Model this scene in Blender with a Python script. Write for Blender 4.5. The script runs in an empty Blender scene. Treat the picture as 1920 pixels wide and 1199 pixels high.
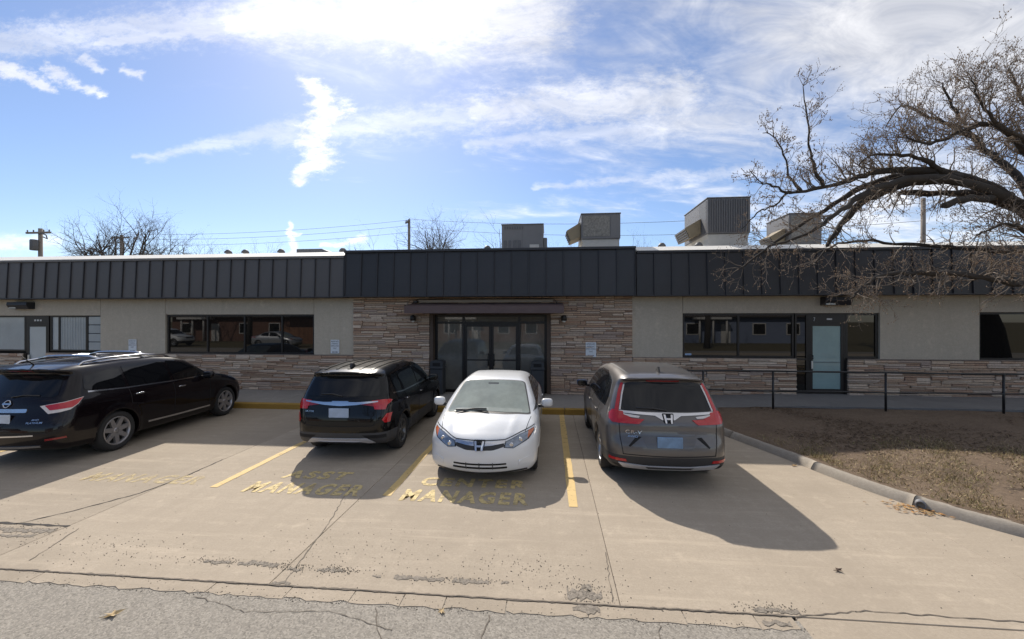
import bpy, bmesh, math, random
import numpy as np
from mathutils import Vector, Matrix
from mathutils.bvhtree import BVHTree

S = bpy.context.scene
COL = S.collection
R = math.radians

# ------------------------------------------------------------------ camera
CAM_H = 2.5
YAW = math.atan(70 / 781.0)
cam_d = bpy.data.cameras.new('camera')
cam_d.sensor_width = 36.0
cam_d.lens = 781.0 / 1920.0 * 36.0
cam_d.clip_start = 0.05
cam_d.clip_end = 3000
cam = bpy.data.objects.new('camera', cam_d)
COL.objects.link(cam)
cam.location = (0, 0, CAM_H)
cam.rotation_euler = (R(90), 0, YAW)
S.camera = cam

# ------------------------------------------------------------------ sun, sky, exposure
SUN = Vector((-0.53, 1.11, 1.0)).normalized()
SUN_EL = math.asin(SUN.z)
SUN_AZ = math.atan2(SUN.x, SUN.y)
sd = bpy.data.lights.new('sun', 'SUN')
sd.energy = 5.0
sd.angle = R(0.6)
sd.color = (1.0, 0.93, 0.83)
sun = bpy.data.objects.new('sun', sd)
COL.objects.link(sun)
sun.rotation_euler = (-SUN).to_track_quat('-Z', 'Y').to_euler()
sun.location = (-20, 40, 40)

S.view_settings.view_transform = 'Standard'
S.view_settings.look = 'None'
S.view_settings.exposure = 0.14
S.view_settings.gamma = 1.0
S.view_settings.use_curve_mapping = False

W = bpy.data.worlds.new('World')
S.world = W
W.use_nodes = True
W.cycles.sampling_method = 'MANUAL'
W.cycles.sample_map_resolution = 512
S.cycles.max_bounces = 6
S.cycles.diffuse_bounces = 3
S.cycles.glossy_bounces = 3
S.cycles.use_adaptive_sampling = True
S.cycles.adaptive_threshold = 0.02
S.cycles.caustics_reflective = False
S.cycles.caustics_refractive = False


def build_world():
    nt = W.node_tree
    N, L = nt.nodes, nt.links
    N.clear()

    def nd(t, **kw):
        n = N.new(t)
        for k, v in kw.items():
            setattr(n, k, v)
        return n

    def val(x, sock):
        if isinstance(x, (int, float)):
            sock.default_value = x
        else:
            L.new(x, sock)

    def M(op, a, b=0.0, c=0.0, clamp=False):
        n = nd('ShaderNodeMath', operation=op, use_clamp=clamp)
        val(a, n.inputs[0]); val(b, n.inputs[1]); val(c, n.inputs[2])
        return n.outputs[0]

    def ss(x, lo, hi):
        n = nd('ShaderNodeMapRange', interpolation_type='SMOOTHSTEP')
        val(x, n.inputs[0])
        n.inputs[1].default_value = lo; n.inputs[2].default_value = hi
        n.inputs[3].default_value = 0.0; n.inputs[4].default_value = 1.0
        return n.outputs[0]

    def noise(vec, scale, detail=6, rough=0.6, dist=0.0):
        n = nd('ShaderNodeTexNoise', noise_dimensions='2D')
        L.new(vec, n.inputs['Vector'])
        n.inputs['Scale'].default_value = scale
        n.inputs['Detail'].default_value = detail
        n.inputs['Roughness'].default_value = rough
        n.inputs['Distortion'].default_value = dist
        return n.outputs['Fac']

    sky = nd('ShaderNodeTexSky', sky_type='NISHITA')
    sky.sun_disc = False
    sky.sun_elevation = SUN_EL
    sky.sun_rotation = SUN_AZ
    sky.altitude = 350
    sky.air_density = 1.0
    sky.dust_density = 0.4
    sky.ozone_density = 4.0
    tc = nd('ShaderNodeTexCoord')
    nrm = nd('ShaderNodeVectorMath', operation='NORMALIZE')
    L.new(tc.outputs['Generated'], nrm.inputs[0])
    sp = nd('ShaderNodeSeparateXYZ')
    L.new(nrm.outputs[0], sp.inputs[0])
    x, y, z = sp.outputs
    zc = M('MAXIMUM', z, 0.0)
    den = M('ADD', zc, 0.10)
    u = M('DIVIDE', x, den)
    v = M('DIVIDE', y, den)
    # long streaks of cirrus: rotate and stretch the cloud plane
    ca, sa = math.cos(R(20)), math.sin(R(20))
    u1 = M('ADD', M('MULTIPLY', u, ca), M('MULTIPLY', v, sa))
    v1 = M('SUBTRACT', M('MULTIPLY', v, ca), M('MULTIPLY', u, sa))
    cb = nd('ShaderNodeCombineXYZ')
    L.new(M('MULTIPLY', u1, 0.55), cb.inputs[0]); L.new(M('MULTIPLY', v1, 1.25), cb.inputs[1])
    cirrus = noise(cb.outputs[0], 1.7, 6, 0.60, 0.25)
    cb2 = nd('ShaderNodeCombineXYZ')
    L.new(M('MULTIPLY', u1, 0.5), cb2.inputs[0]); L.new(M('MULTIPLY', v1, 0.9), cb2.inputs[1])
    fine = noise(cb2.outputs[0], 6.0, 5, 0.65, 0.5)
    # how much of the sky is covered: a sheet lies to the right and overhead, clear to the left and low
    sheet = M('ADD', M('ADD', M('MULTIPLY', x, 0.85), M('MULTIPLY', z, 1.60)), -0.72)
    cov = M('ADD', M('MULTIPLY', cirrus, 1.25), M('MULTIPLY', sheet, 0.62))
    cov = M('ADD', cov, M('MULTIPLY', M('SUBTRACT', fine, 0.5), 0.35))
    sheet_mask = ss(cov, 0.44, 1.04)
    # single clouds: soft capsules in the direction of sight, frayed by noise
    yy = M('MAXIMUM', y, 0.05)
    a0 = M('DIVIDE', x, yy)
    b0 = M('DIVIDE', z, yy)
    cab = nd('ShaderNodeCombineXYZ')
    L.new(a0, cab.inputs[0]); L.new(b0, cab.inputs[1])
    mapn = nd('ShaderNodeMapping')
    L.new(cab.outputs[0], mapn.inputs[0])
    mapn.inputs['Scale'].default_value = (1.0, 2.0, 1.0)
    mapn.inputs['Rotation'].default_value = (0, 0, R(-14))
    n1 = nd('ShaderNodeTexNoise', noise_dimensions='2D'); L.new(mapn.outputs[0], n1.inputs['Vector'])
    n1.inputs['Scale'].default_value = 7.0; n1.inputs['Detail'].default_value = 3; n1.inputs['Roughness'].default_value = 0.65
    spn = nd('ShaderNodeSeparateXYZ'); L.new(n1.outputs['Color'], spn.inputs[0])
    fr = noise(mapn.outputs[0], 21.0, 5, 0.75, 0.0)
    a = M('ADD', a0, M('MULTIPLY', M('SUBTRACT', spn.outputs[0], 0.5), 0.055))
    b = M('ADD', b0, M('MULTIPLY', M('SUBTRACT', spn.outputs[1], 0.5), 0.045))

    def ab(px, py):
        t = math.atan((px - 960) / 781.0) - YAW
        r = math.hypot(781.0, px - 960)
        return math.tan(t), (599.5 - py) / r / math.cos(t)

    pab = nd('ShaderNodeCombineXYZ')
    L.new(a, pab.inputs[0]); L.new(b, pab.inputs[1])
    frays = {}

    def capsule(p0, p1, r0, r1, soft, amt, fray):
        (ax, ay), (bx, by) = ab(*p0), ab(*p1)
        dx, dy = bx - ax, by - ay
        ll = dx * dx + dy * dy
        pa = nd('ShaderNodeVectorMath', operation='SUBTRACT')
        L.new(pab.outputs[0], pa.inputs[0]); pa.inputs[1].default_value = (ax, ay, 0)
        dt = nd('ShaderNodeVectorMath', operation='DOT_PRODUCT')
        L.new(pa.outputs[0], dt.inputs[0]); dt.inputs[1].default_value = (dx / ll, dy / ll, 0)
        t = M('MAXIMUM', dt.outputs['Value'], 0.0, clamp=True)
        sc = nd('ShaderNodeVectorMath', operation='SCALE')
        sc.inputs[0].default_value = (dx, dy, 0); L.new(t, sc.inputs['Scale'])
        ds = nd('ShaderNodeVectorMath', operation='DISTANCE')
        L.new(pa.outputs[0], ds.inputs[0]); L.new(sc.outputs[0], ds.inputs[1])
        rad = M('MULTIPLY_ADD', t, (r1 - r0) / 781.0, r0 / 781.0)
        q = M('DIVIDE', ds.outputs['Value'], rad)
        if fray not in frays:
            frays[fray] = M('MULTIPLY_ADD', fr, fray, -0.5 * fray)
        q = M('ADD', q, frays[fray])
        n = nd('ShaderNodeMapRange', interpolation_type='SMOOTHSTEP')
        L.new(q, n.inputs[0])
        n.inputs[1].default_value = 1.0; n.inputs[2].default_value = 1.0 - soft
        n.inputs[3].default_value = 0.0; n.inputs[4].default_value = amt
        return n.outputs[0]

    caps = [
        ((570, 148), (620, 212), 22, 60, 1.0, 1.0, 1.7), ((622, 212), (580, 262), 56, 56, 1.0, 1.0, 1.7),
        ((577, 258), (602, 290), 54, 56, 1.0, 1.0, 1.7), ((600, 290), (554, 338), 52, 16, 1.0, 1.0, 1.7),
        ((250, 300), (560, 240), 10, 44, 1.0, 0.58, 1.3), ((520, 255), (960, 205), 36, 76, 1.0, 0.62, 1.3),
        ((900, 205), (1280, 185), 60, 90, 1.0, 0.85, 1.2), ((880, 275), (1420, 215), 20, 60, 1.0, 0.6, 1.4),
        ((-40, 110), (100, 168), 38, 14, 1.0, 0.9, 1.8), ((85, 132), (190, 180), 28, 12, 1.0, 0.85, 1.8),
        ((150, 108), (196, 132), 24, 14, 1.0, 0.75, 1.8), ((230, 128), (266, 142), 14, 10, 1.0, 0.8, 1.6),
        ((543, 420), (548, 470), 8, 16, 0.9, 0.9, 1.3), ((548, 436), (566, 438), 9, 5, 0.9, 0.7, 1.2),
        ((600, 462), (690, 448), 8, 12, 0.9, 0.75, 1.2),
        ((-150, 455), (110, 452), 40, 28, 1.0, 0.6, 1.1), ((-100, 90), (400, 40), 60, 70, 1.0, 0.7, 1.3),
        ((180, 82), (420, 52), 14, 36, 0.9, 0.75, 1.2),
        ((430, 45), (1000, 40), 70, 140, 1.0, 1.0, 0.9), ((1560, 425), (1900, 405), 26, 40, 1.0, 0.5, 1.2),
        ((1000, 350), (1420, 320), 8, 20, 1.0, 0.55, 1.6),
    ]
    mask = None
    for c in caps:
        m = capsule(*c)
        mask = m if mask is None else M('MAXIMUM', mask, m)
    front = ss(y, 0.05, 0.25)
    mask = M('MULTIPLY', M('POWER', mask, 1.45), front)
    tot = M('SUBTRACT', M('ADD', mask, sheet_mask), M('MULTIPLY', mask, sheet_mask))
    tot = M('MULTIPLY', tot, ss(z, -0.02, 0.04))
    tot = M('MULTIPLY', tot, M('ADD', M('MULTIPLY', fine, 0.45), 0.60), clamp=True)
    # cloud light: the sky's own luminance, whitened, plus sunlight
    bw = nd('ShaderNodeRGBToBW'); L.new(sky.outputs[0], bw.inputs[0])
    shade = M('ADD', M('MULTIPLY', M('SUBTRACT', fine, 0.5), 0.8), 1.0)
    lum = M('MULTIPLY', M('ADD', M('MULTIPLY', bw.outputs[0], 1.0), CLOUD_ADD), shade)
    cc = nd('ShaderNodeCombineColor')
    L.new(M('MULTIPLY', lum, 1.0), cc.inputs[0]); L.new(M('MULTIPLY', lum, 1.0), cc.inputs[1]); L.new(M('MULTIPLY', lum, 1.03), cc.inputs[2])
    wb = nd('ShaderNodeMix', data_type='RGBA', blend_type='MULTIPLY')
    wb.inputs[0].default_value = 1.0
    L.new(sky.outputs[0], wb.inputs[6]); wb.inputs[7].default_value = (1.03, 0.995, 1.03, 1)
    mix = nd('ShaderNodeMix', data_type='RGBA')
    L.new(tot, mix.inputs[0])
    L.new(wb.outputs[2], mix.inputs[6]); L.new(cc.outputs[0], mix.inputs[7])
    bg = nd('ShaderNodeBackground')
    L.new(mix.outputs[2], bg.inputs[0])
    bg.inputs[1].default_value = SKY_STRENGTH
    out = nd('ShaderNodeOutputWorld')
    L.new(bg.outputs[0], out.inputs[0])


SKY_STRENGTH = 0.120
CLOUD_ADD = 4.2
build_world()


# ------------------------------------------------------------------ helpers
def ray_point(px, py, Y):
    """the point on the vertical plane at distance Y that a measured bearing meets"""
    u = (px - 960) / 781.0
    c, s = math.cos(YAW), math.sin(YAW)
    zc = Y / (u * s + c)
    return Vector((u * zc * c - zc * s, Y, CAM_H - (py - 599.5) * zc / 781.0))


MATS = {}


def mat(name, col, rough=0.6, metal=0.0, var=0.12, scale=6.0, bump=0.0, coat=0.0, ior=1.5, spec=0.5, rand=0.0, bscale=None, trans=None):
    if name in MATS:
        return MATS[name]
    m = bpy.data.materials.new(name)
    m.use_nodes = True
    nt = m.node_tree
    N, L = nt.nodes, nt.links
    p = N['Principled BSDF']
    p.inputs['Roughness'].default_value = rough
    p.inputs['Metallic'].default_value = metal
    p.inputs['IOR'].default_value = ior
    p.inputs['Specular IOR Level'].default_value = spec
    p.inputs['Coat Weight'].default_value = coat
    p.inputs['Coat Roughness'].default_value = 0.04
    tc = N.new('ShaderNodeTexCoord')
    nz = N.new('ShaderNodeTexNoise')
    L.new(tc.outputs['Object'], nz.inputs['Vector'])
    nz.inputs['Scale'].default_value = scale
    nz.inputs['Detail'].default_value = 6
    nz.inputs['Roughness'].default_value = 0.65
    mx = N.new('ShaderNodeMix'); mx.data_type = 'RGBA'
    L.new(nz.outputs['Fac'], mx.inputs[0])
    mx.inputs[6].default_value = tuple(c * (1 - var * 1.6) for c in col) + (1,)
    mx.inputs[7].default_value = tuple(min(1, c * (1 + var * 1.6)) for c in col) + (1,)
    last = mx.outputs[2]
    if rand:
        oi = N.new('ShaderNodeObjectInfo')
        hs = N.new('ShaderNodeHueSaturation')
        mr = N.new('ShaderNodeMapRange')
        L.new(oi.outputs['Random'], mr.inputs[0])
        mr.inputs[3].default_value = 1 - rand; mr.inputs[4].default_value = 1 + rand
        L.new(mr.outputs[0], hs.inputs['Value'])
        L.new(last, hs.inputs['Color'])
        last = hs.outputs[0]
    L.new(last, p.inputs['Base Color'])
    if bump:
        b = N.new('ShaderNodeBump')
        b.inputs['Strength'].default_value = bump
        b.inputs['Distance'].default_value = 0.02
        n2 = N.new('ShaderNodeTexNoise')
        L.new(tc.outputs['Object'], n2.inputs['Vector'])
        n2.inputs['Scale'].default_value = bscale or scale * 6
        n2.inputs['Detail'].default_value = 5
        L.new(n2.outputs['Fac'], b.inputs['Height'])
        L.new(b.outputs[0], p.inputs['Normal'])
    MATS[name] = m
    return m


class MB:
    def __init__(s):
        s.v = []; s.f = []; s.sm = []

    def add(s, vs, fs, smooth=False):
        o = len(s.v)
        s.v.extend([tuple(q) for q in vs])
        for f in fs:
            s.f.append(tuple(i + o for i in f)); s.sm.append(smooth)
        return s

    def box(s, x0, x1, y0, y1, z0, z1):
        return s.add([(x0, y0, z0), (x1, y0, z0), (x1, y1, z0), (x0, y1, z0), (x0, y0, z1), (x1, y0, z1), (x1, y1, z1), (x0, y1, z1)],
                     [(0, 3, 2, 1), (4, 5, 6, 7), (0, 1, 5, 4), (1, 2, 6, 5), (2, 3, 7, 6), (3, 0, 4, 7)])

    def bbox(s, x0, x1, y0, y1, z0, z1, b=0.01):
        """box with chamfered edges"""
        b = min(b, (x1 - x0) * .45, (y1 - y0) * .45, (z1 - z0) * .45)
        bm = bmesh.new()
        bmesh.ops.create_cube(bm, size=1.0)
        for q in bm.verts:
            q.co = ((x0 + x1) / 2 + q.co.x * (x1 - x0), (y0 + y1) / 2 + q.co.y * (y1 - y0), (z0 + z1) / 2 + q.co.z * (z1 - z0))
        bmesh.ops.bevel(bm, geom=bm.edges[:] + bm.verts[:], offset=b, segments=1, affect='EDGES', profile=0.5)
        bm.verts.index_update()
        s.add([q.co[:] for q in bm.verts], [[q.index for q in f.verts] for f in bm.faces])
        bm.free()
        return s

    def prism(s, poly, axis, a, b):
        """poly of 2-D points extruded along axis 'x','y' or 'z' from a to b"""
        def P(q, t):
            if axis == 'x': return (t, q[0], q[1])
            if axis == 'y': return (q[0], t, q[1])
            return (q[0], q[1], t)
        n = len(poly)
        vs = [P(q, a) for q in poly] + [P(q, b) for q in poly]
        fs = [tuple(range(n - 1, -1, -1)), tuple(range(n, 2 * n))]
        fs += [(i, (i + 1) % n, n + (i + 1) % n, n + i) for i in range(n)]
        return s.add(vs, fs)

    def tube(s, pts, rads, n=6, cap=True, smooth=True):
        pts = [Vector(q) for q in pts]
        if isinstance(rads, (int, float)):
            rads = [rads] * len(pts)
        up = Vector((0, 0, 1))
        vs = []
        prev = None
        for i, q in enumerate(pts):
            d = (pts[min(i + 1, len(pts) - 1)] - pts[max(i - 1, 0)])
            if d.length < 1e-9: d = Vector((0, 0, 1))
            d.normalize()
            if prev is None:
                a = d.cross(up)
                if a.length < 0.1: a = d.cross(Vector((1, 0, 0)))
            else:
                a = prev - d * prev.dot(d)
                if a.length < 1e-6: a = d.cross(up)
            a.normalize(); prev = a
            b = d.cross(a)
            for k in range(n):
                t = 2 * math.pi * k / n
                vs.append(q + (a * math.cos(t) + b * math.sin(t)) * rads[i])
        fs = []
        for i in range(len(pts) - 1):
            for k in range(n):
                k2 = (k + 1) % n
                fs.append((i * n + k, i * n + k2, (i + 1) * n + k2, (i + 1) * n + k))
        if cap:
            fs.append(tuple(range(n - 1, -1, -1))); fs.append(tuple(range((len(pts) - 1) * n, len(pts) * n)))
        return s.add(vs, fs, smooth)

    def lathe(s, prof, n=32, axis='y', c=(0, 0, 0), smooth=True, closed=False):
        """prof: (radius, height along axis)"""
        vs = []
        for r, h in prof:
            for k in range(n):
                t = 2 * math.pi * k / n
                p, q = r * math.cos(t), r * math.sin(t)
                if axis == 'y': vs.append((c[0] + p, c[1] + h, c[2] + q))
                elif axis == 'z': vs.append((c[0] + p, c[1] + q, c[2] + h))
                else: vs.append((c[0] + h, c[1] + p, c[2] + q))
        fs = []
        m = len(prof)
        for i in range(m if closed else m - 1):
            i2 = (i + 1) % m
            for k in range(n):
                k2 = (k + 1) % n
                fs.append((i * n + k, i2 * n + k, i2 * n + k2, i * n + k2))
        return s.add(vs, fs, smooth)

    def superq(s, c, r, e=0.5, nu=16, nv=10):
        def sp(t, e): return math.copysign(abs(t) ** e, t)
        vs = []; fs = []
        for i in range(nv + 1):
            ph = -math.pi / 2 + math.pi * i / nv
            for k in range(nu):
                t = 2 * math.pi * k / nu
                vs.append((c[0] + r[0] * sp(math.cos(ph), e) * sp(math.cos(t), e), c[1] + r[1] * sp(math.cos(ph), e) * sp(math.sin(t), e), c[2] + r[2] * sp(math.sin(ph), e)))
        for i in range(nv):
            for k in range(nu):
                k2 = (k + 1) % nu
                fs.append((i * nu + k, i * nu + k2, (i + 1) * nu + k2, (i + 1) * nu + k))
        return s.add(vs, fs, True)

    def mesh(s, name):
        me = bpy.data.meshes.new(name)
        me.from_pydata(s.v, [], s.f)
        me.polygons.foreach_set('use_smooth', s.sm)
        me.update()
        return me

    def build(s, name, m, parent=None, loc=None):
        return obj(name, s.mesh(name), m, parent, loc)


def obj(name, me, m, parent=None, loc=None):
    o = bpy.data.objects.new(name, me)
    if m is not None and not len(me.materials):
        me.materials.append(m)
    COL.objects.link(o)
    if parent is not None:
        o.parent = parent
    if loc is not None:
        o.location = loc
    return o


def thing(name, label, cat, loc=(0, 0, 0), rotz=0.0, group=None):
    o = bpy.data.objects.new(name, None)
    o.empty_display_size = 0.2
    COL.objects.link(o)
    o.location = loc
    o.rotation_euler = (0, 0, rotz)
    return tag(o, label, cat, group)


def tag(o, label, cat, group=None):
    o['label'] = label; o['category'] = cat
    if group: o['group'] = group
    return o


def struct(o, kind='structure'):
    o['kind'] = kind
    return o


def text_mesh(body, size, extrude=0.0, offset=0.0, spacing=1.0, align='CENTER'):
    cu = bpy.data.curves.new('text', 'FONT')
    cu.body = body; cu.size = size; cu.extrude = extrude; cu.offset = offset
    cu.space_character = spacing; cu.align_x = align; cu.align_y = 'BOTTOM_BASELINE'
    cu.resolution_u = 3
    o = bpy.data.objects.new('text', cu)
    COL.objects.link(o)
    dg = bpy.context.evaluated_depsgraph_get()
    me = bpy.data.meshes.new_from_object(o.evaluated_get(dg))
    COL.objects.unlink(o)
    bpy.data.objects.remove(o)
    me.materials.clear()
    return me


def fit_text(me, width=None, height=None):
    """centre the text mesh in x, baseline at 0, scale to a width and height"""
    n = len(me.vertices)
    co = np.empty(n * 3); me.vertices.foreach_get('co', co); co = co.reshape(-1, 3)
    mn, mx = co.min(0), co.max(0)
    co[:, 0] -= (mn[0] + mx[0]) / 2
    co[:, 1] -= mn[1]
    if width: co[:, 0] *= width / (mx[0] - mn[0])
    if height: co[:, 1] *= height / (mx[1] - mn[1])
    me.vertices.foreach_set('co', co.ravel()); me.update()
    return me


def copy_tree(o, parent=None):
    c = o.copy()
    COL.objects.link(c)
    c.parent = parent
    for ch in list(o.children):
        copy_tree(ch, c)
    return c
# ------------------------------------------------------------------ ground materials
def ground_mat(name, base, dark, light, speck=0.0, speck_scale=160.0, streak=0.0, rough=0.9, bump=0.35, rand=0.0, stain=0.25, fine=38.0, broom=0.0, drip=0.0):
    m = bpy.data.materials.new(name); m.use_nodes = True
    nt = m.node_tree; N, L = nt.nodes, nt.links
    p = N['Principled BSDF']; p.inputs['Roughness'].default_value = rough
    p.inputs['Specular IOR Level'].default_value = 0.3
    g = N.new('ShaderNodeNewGeometry')
    def noise(scale, detail, rg=0.6, vec=None, dist=0.0):
        n = N.new('ShaderNodeTexNoise'); L.new(vec or g.outputs['Position'], n.inputs['Vector'])
        n.inputs['Scale'].default_value = scale; n.inputs['Detail'].default_value = detail; n.inputs['Roughness'].default_value = rg
        n.inputs['Distortion'].default_value = dist
        return n.outputs['Fac']
    def mix(f, a, b, mode='MIX'):
        n = N.new('ShaderNodeMix'); n.data_type = 'RGBA'; n.blend_type = mode
        for s_, v in ((n.inputs[0], f), (n.inputs[6], a), (n.inputs[7], b)):
            if isinstance(v, (int, float)): s_.default_value = v
            elif isinstance(v, tuple): s_.default_value = v + (1,)
            else: L.new(v, s_)
        return n.outputs[2]
    def ramp(f, lo, hi, a=0.0, b=1.0):
        n = N.new('ShaderNodeMapRange'); L.new(f, n.inputs[0])
        n.inputs[1].default_value = lo; n.inputs[2].default_value = hi; n.inputs[3].default_value = a; n.inputs[4].default_value = b
        return n.outputs[0]
    c = mix(ramp(noise(0.9, 6, 0.6), 0.32, 0.68), dark, light)
    c = mix(0.45, c, base)
    c = mix(ramp(noise(fine, 6, 0.75), 0.35, 0.7, 0.0, 0.75), c, tuple(q * 0.66 for q in base))
    c = mix(ramp(noise(7.5, 6, 0.7, dist=0.4), 0.42, 0.72, 0.0, 0.5), c, tuple(q * 0.74 for q in base))
    c = mix(ramp(noise(4.1, 5, 0.7), 0.56, 0.74, 0.0, 0.45), c, tuple(min(1, q * 1.28) for q in base))
    if stain:
        s1 = ramp(noise(0.45, 7, 0.62, dist=0.6), 0.56, 0.74, 0.0, stain)
        c = mix(s1, c, tuple(q * 0.55 for q in base))
        s2 = ramp(noise(2.3, 6, 0.7, dist=0.3), 0.62, 0.75, 0.0, stain)
        c = mix(s2, c, tuple(q * 0.62 for q in base))
    if streak:
        mp = N.new('ShaderNodeMapping'); L.new(g.outputs['Position'], mp.inputs[0]); mp.inputs['Scale'].default_value = (3.0, 0.22, 1)
        c = mix(ramp(noise(1.4, 4, 0.6, mp.outputs[0]), 0.52, 0.72, 0.0, streak), c, tuple(q * 0.70 for q in base))
    if broom:
        mp = N.new('ShaderNodeMapping'); L.new(g.outputs['Position'], mp.inputs[0]); mp.inputs['Scale'].default_value = (0.35, 5.0, 1)
        c = mix(ramp(noise(1.6, 7, 0.72, mp.outputs[0]), 0.35, 0.70, 0.0, broom), c, tuple(q * 0.70 for q in base))
        c = mix(ramp(noise(0.9, 5, 0.7, mp.outputs[0]), 0.56, 0.75, 0.0, broom), c, tuple(min(1, q * 1.22) for q in base))
    if drip:
        mp = N.new('ShaderNodeMapping'); L.new(g.outputs['Position'], mp.inputs[0]); mp.inputs['Scale'].default_value = (4.5, 1.0, 0.30)
        c = mix(ramp(noise(1.5, 6, 0.65, mp.outputs[0]), 0.45, 0.75, 0.0, drip), c, tuple(q * 0.68 for q in base))
    if speck:
        v = N.new('ShaderNodeTexVoronoi'); L.new(g.outputs['Position'], v.inputs['Vector']); v.inputs['Scale'].default_value = speck_scale
        sp = N.new('ShaderNodeSeparateColor'); L.new(v.outputs['Color'], sp.inputs[0])
        c = mix(ramp(sp.outputs[0], 0.0, 1.0, 0.0, speck), c, tuple(min(1, q * 1.9) for q in base))
        c = mix(ramp(sp.outputs[1], 0.6, 1.0, 0.0, speck), c, tuple(q * 0.3 for q in base))
    pit = ramp(noise(55, 3, 0.5), 0.70, 0.76, 0.0, 0.55)
    c = mix(pit, c, tuple(q * 0.35 for q in base))
    if rand:
        oi = N.new('ShaderNodeObjectInfo'); hs = N.new('ShaderNodeHueSaturation')
        L.new(ramp(oi.outputs['Random'], 0, 1, 1 - rand, 1 + rand), hs.inputs['Value']); L.new(c, hs.inputs['Color']); c = hs.outputs[0]
    L.new(c, p.inputs['Base Color'])
    b = N.new('ShaderNodeBump'); b.inputs['Strength'].default_value = bump; b.inputs['Distance'].default_value = 0.01
    L.new(noise(70, 6, 0.7), b.inputs['Height']); L.new(b.outputs[0], p.inputs['Normal'])
    MATS[name] = m
    return m


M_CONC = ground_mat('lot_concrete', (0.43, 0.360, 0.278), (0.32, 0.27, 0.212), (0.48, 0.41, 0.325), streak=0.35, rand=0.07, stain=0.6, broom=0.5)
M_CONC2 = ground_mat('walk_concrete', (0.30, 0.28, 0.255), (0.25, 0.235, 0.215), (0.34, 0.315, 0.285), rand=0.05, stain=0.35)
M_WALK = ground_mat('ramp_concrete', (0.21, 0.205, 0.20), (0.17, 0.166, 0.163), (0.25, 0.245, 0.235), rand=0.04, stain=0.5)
M_KERB = ground_mat('kerb_concrete', (0.37, 0.325, 0.27), (0.30, 0.265, 0.22), (0.43, 0.385, 0.32), stain=0.4)
M_ASPH = ground_mat('street_asphalt', (0.275, 0.25, 0.215), (0.225, 0.205, 0.175), (0.31, 0.28, 0.24), speck=0.40, speck_scale=70, stain=0.25, bump=0.8, fine=90)
M_SOIL = ground_mat('bed_soil', (0.160, 0.113, 0.076), (0.09, 0.062, 0.044), (0.225, 0.17, 0.12), speck=0.25, speck_scale=40, stain=0.6, bump=1.0, fine=20)
M_TURF = ground_mat('far_turf', (0.16, 0.135, 0.075), (0.115, 0.105, 0.055), (0.21, 0.17, 0.10), stain=0.3, bump=0.6)
M_SPALL = ground_mat('spalled_concrete', (0.235, 0.205, 0.17), (0.15, 0.132, 0.11), (0.30, 0.26, 0.215), speck=0.4, speck_scale=45, stain=0.5, bump=1.0)
M_JNT = mat('joint_dirt', (0.15, 0.125, 0.10), 0.95, var=0.5, scale=20)
M_CRK = mat('dusty_crack', (0.13, 0.11, 0.088), 0.9, var=0.3, scale=30)
M_TAR = mat('crack_tar', (0.035, 0.031, 0.028), 0.9, var=0.3, scale=30)

rng = random.Random(7)

g = MB().box(-400, 400, -400, 500, -0.5, -0.09).build('ground', M_TURF); struct(g)
g = MB().box(-120, 120, -6.2, 3.66, -0.4, -0.006).build('street', M_ASPH); struct(g)

# ---- concrete lot: slabs with open joints on a dark bed
lot = MB().box(-30, 20, 3.70, 11.02, -0.35, -0.010).build('parking_lot', M_TAR); struct(lot)
XS = [-30, -26.4, -22.3, -18.6, -15.4, -12.1, -8.9, -5.80, -2.64, 0.62, 4.55, 8.3, 12.2, 20]
for i in range(len(XS) - 1):
    b = MB().bbox(XS[i] + .0025, XS[i + 1] - .0025, 3.706, 11.0, -0.12, 0.0, 0.005)
    b.build('concrete_slab', M_CONC, lot)

strip = MB().box(-30, 2.04, 3.50, 3.705, -0.3, -0.045).build('kerb_strip', M_TAR); struct(strip)
x = -30.0
while x < 2.0:
    w = rng.uniform(0.7, 2.2) if x < -3.2 else rng.uniform(0.35, 0.9)
    x1 = min(x + w, 2.03)
    n = max(3, int((x1 - x) / 0.07))
    front = [(x + .004 + (x1 - x - .008) * k / n, 3.545 + rng.uniform(-.02, .02)) for k in range(n + 1)]
    back = [(x1 - .004 - (x1 - x - .008) * k / n, 3.697 + rng.uniform(-.010, .004)) for k in range(n + 1)]
    MB().prism(front + back, 'z', -0.1, -0.0015 + rng.uniform(-.001, .001)).build('strip_piece', M_CONC, strip)
    x = x1
apron = MB().bbox(2.06, 30, -6.0, 3.703, -0.2, -0.004, 0.006).build('driveway_apron', M_CONC); struct(apron)


def ribbon(pts, wd, z, jit, name, m, parent, seg=0.06):
    L_, R_ = [], []
    for a, b in zip(pts[:-1], pts[1:]):
        a, b = Vector(a), Vector(b)
        n = max(1, int((b - a).length / seg))
        d = (b - a).normalized(); q = Vector((-d.y, d.x))
        for k in range(n):
            c = a.lerp(b, k / n) + q * rng.uniform(-jit, jit)
            w = wd * rng.uniform(0.35, 1.3) * 0.5
            L_.append(c + q * w); R_.append(c - q * w)
    vs = []; fs = []
    for l, r in zip(L_, R_):
        vs += [(l.x, l.y, z), (r.x, r.y, z)]
    for k in range(len(L_) - 1):
        fs.append((2 * k, 2 * k + 1, 2 * k + 3, 2 * k + 2))
    mb = MB(); mb.add(vs, fs)
    return mb.build(name, m, parent)


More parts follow.
